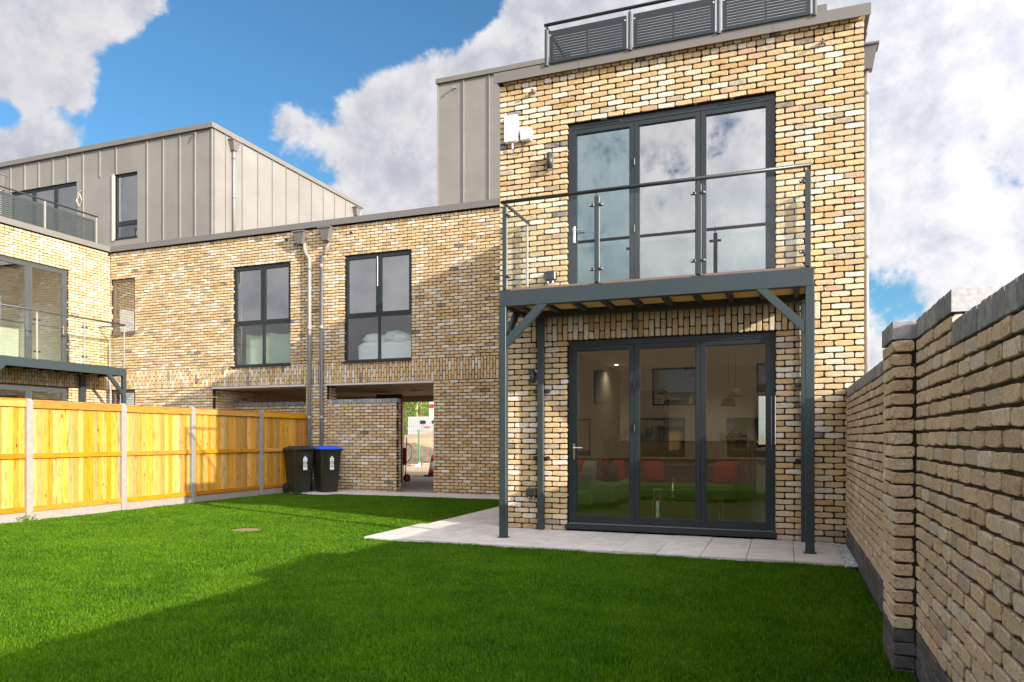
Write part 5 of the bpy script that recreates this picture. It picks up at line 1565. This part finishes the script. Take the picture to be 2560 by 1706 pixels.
MB().tube([(qx + .071, qy - .04, .02), (qx + .078, qy - .043, .02)], .06, 16).build('wheel_hub', M['red'], t)
# trees beyond the site
def tree(x, y, h, seed, lab, r=2.2):
    rg = np.random.default_rng(seed)
    t = empty('birch_tree', (x, y, -.1), lab, 'tree', 'trees beyond the building site')
    MB().tube([(x, y, -.1), (x + rg.normal(0, .15), y, h * .5), (x + rg.normal(0, .3), y, h)], .2, 10, rads=[.2, .13, .04]).build('trunk', M['birch'], t, smooth=True)
    n = 2600
    C_ = np.stack([rg.normal(0, r * .5, n), rg.normal(0, r * .5, n), rg.uniform(-.48 * h + 1.0, .52 * h, n) * 1.0], 1) + np.array([x, y, h * .5])
    cl = rg.integers(0, 40, n); off = rg.normal(0, r * .42, (40, 3)); C_ += off[cl] * [1, 1, .6]
    s_ = rg.uniform(.07, .16, n)
    a = rg.normal(0, 1, (n, 3)); a /= np.linalg.norm(a, axis=1)[:, None]; b = rg.normal(0, 1, (n, 3)); b -= (a * b).sum(1)[:, None] * a; b /= np.linalg.norm(b, axis=1)[:, None]
    V = np.stack([C_ - a * s_[:, None], C_ + b * s_[:, None] * .6, C_ + a * s_[:, None], C_ - b * s_[:, None] * .6], 1).reshape(-1, 3)
    base = np.array([x, y, -.1])
    me = bpy.data.meshes.new('crown'); me.from_pydata((V - base).tolist(), [], [(4 * i, 4 * i + 1, 4 * i + 2, 4 * i + 3) for i in range(n)])
    at = me.attributes.new('rnd', 'FLOAT', 'POINT'); at.data.foreach_set('value', np.repeat(rg.random(n), 4).astype(np.float32))
    me.materials.append(M['leaf']); o = bpy.data.objects.new('crown', me); COL.objects.link(o); o.parent = t
labs = ['leafy tree at the left of the passage view', 'thin birch tree in the middle of the passage view', 'pale forked birch right of the middle in the passage view',
        'bushy tree at the right of the passage view', 'dense low tree behind the left pallet stacks', 'tree half hidden by the striped mast']
for k, (x_, y_, h_) in enumerate(((-36.5, 62, 8.5), (-34.6, 62, 10), (-33.2, 61, 9.5), (-31.6, 63, 8.5), (-35.5, 58, 5.5), (-32.3, 58, 5.5))):
    tree(x_, y_, h_, 20 + k, labs[k])

# ================================================================== house opposite, seen mirrored in the glass doors
op = empty('opposite_house', (-4, -38, 0), 'brick terrace behind the camera, mirrored in the lower glass doors', 'house')
TO = (10.0, -36.0, PI)         # faces the garden
oo = [(6.9, 7.8, 3.9, 5.6), (11.0, 14.0, 3.2, 5.5), (16.9, 17.8, 3.3, 5.5), (20.6, 22.4, 3.2, 5.5), (6.5, 9.5, 0, 2.4), (12, 15, 0, 2.4), (18, 21, 0, 2.4)]
slab('wall', M['farbrick'], op, TO, 0, 30, -.25, 8.6, 0, .3, oo)
boxobj('roof', M['coping_grey'], op, -.1, 30.1, -.1, 9, 8.601, 8.75, T=TO)
boxobj('interior', M['plaster_dim'], op, .3, 29.7, 1.5, 8.9, -.2, 8.5, T=TO)
for (a, b, c, d) in oo: sash(op, TO, a + .01, b - .01, c + .01, d - .01, .08, .07, .07, 'window', 'alu', 'pane')
sheet('rear_ground', M['rear'], [(-40, -35.9), (20, -35.9), (20, -12.01), (-40, -12.01)], -.126)
print('objects', len(bpy.data.objects))
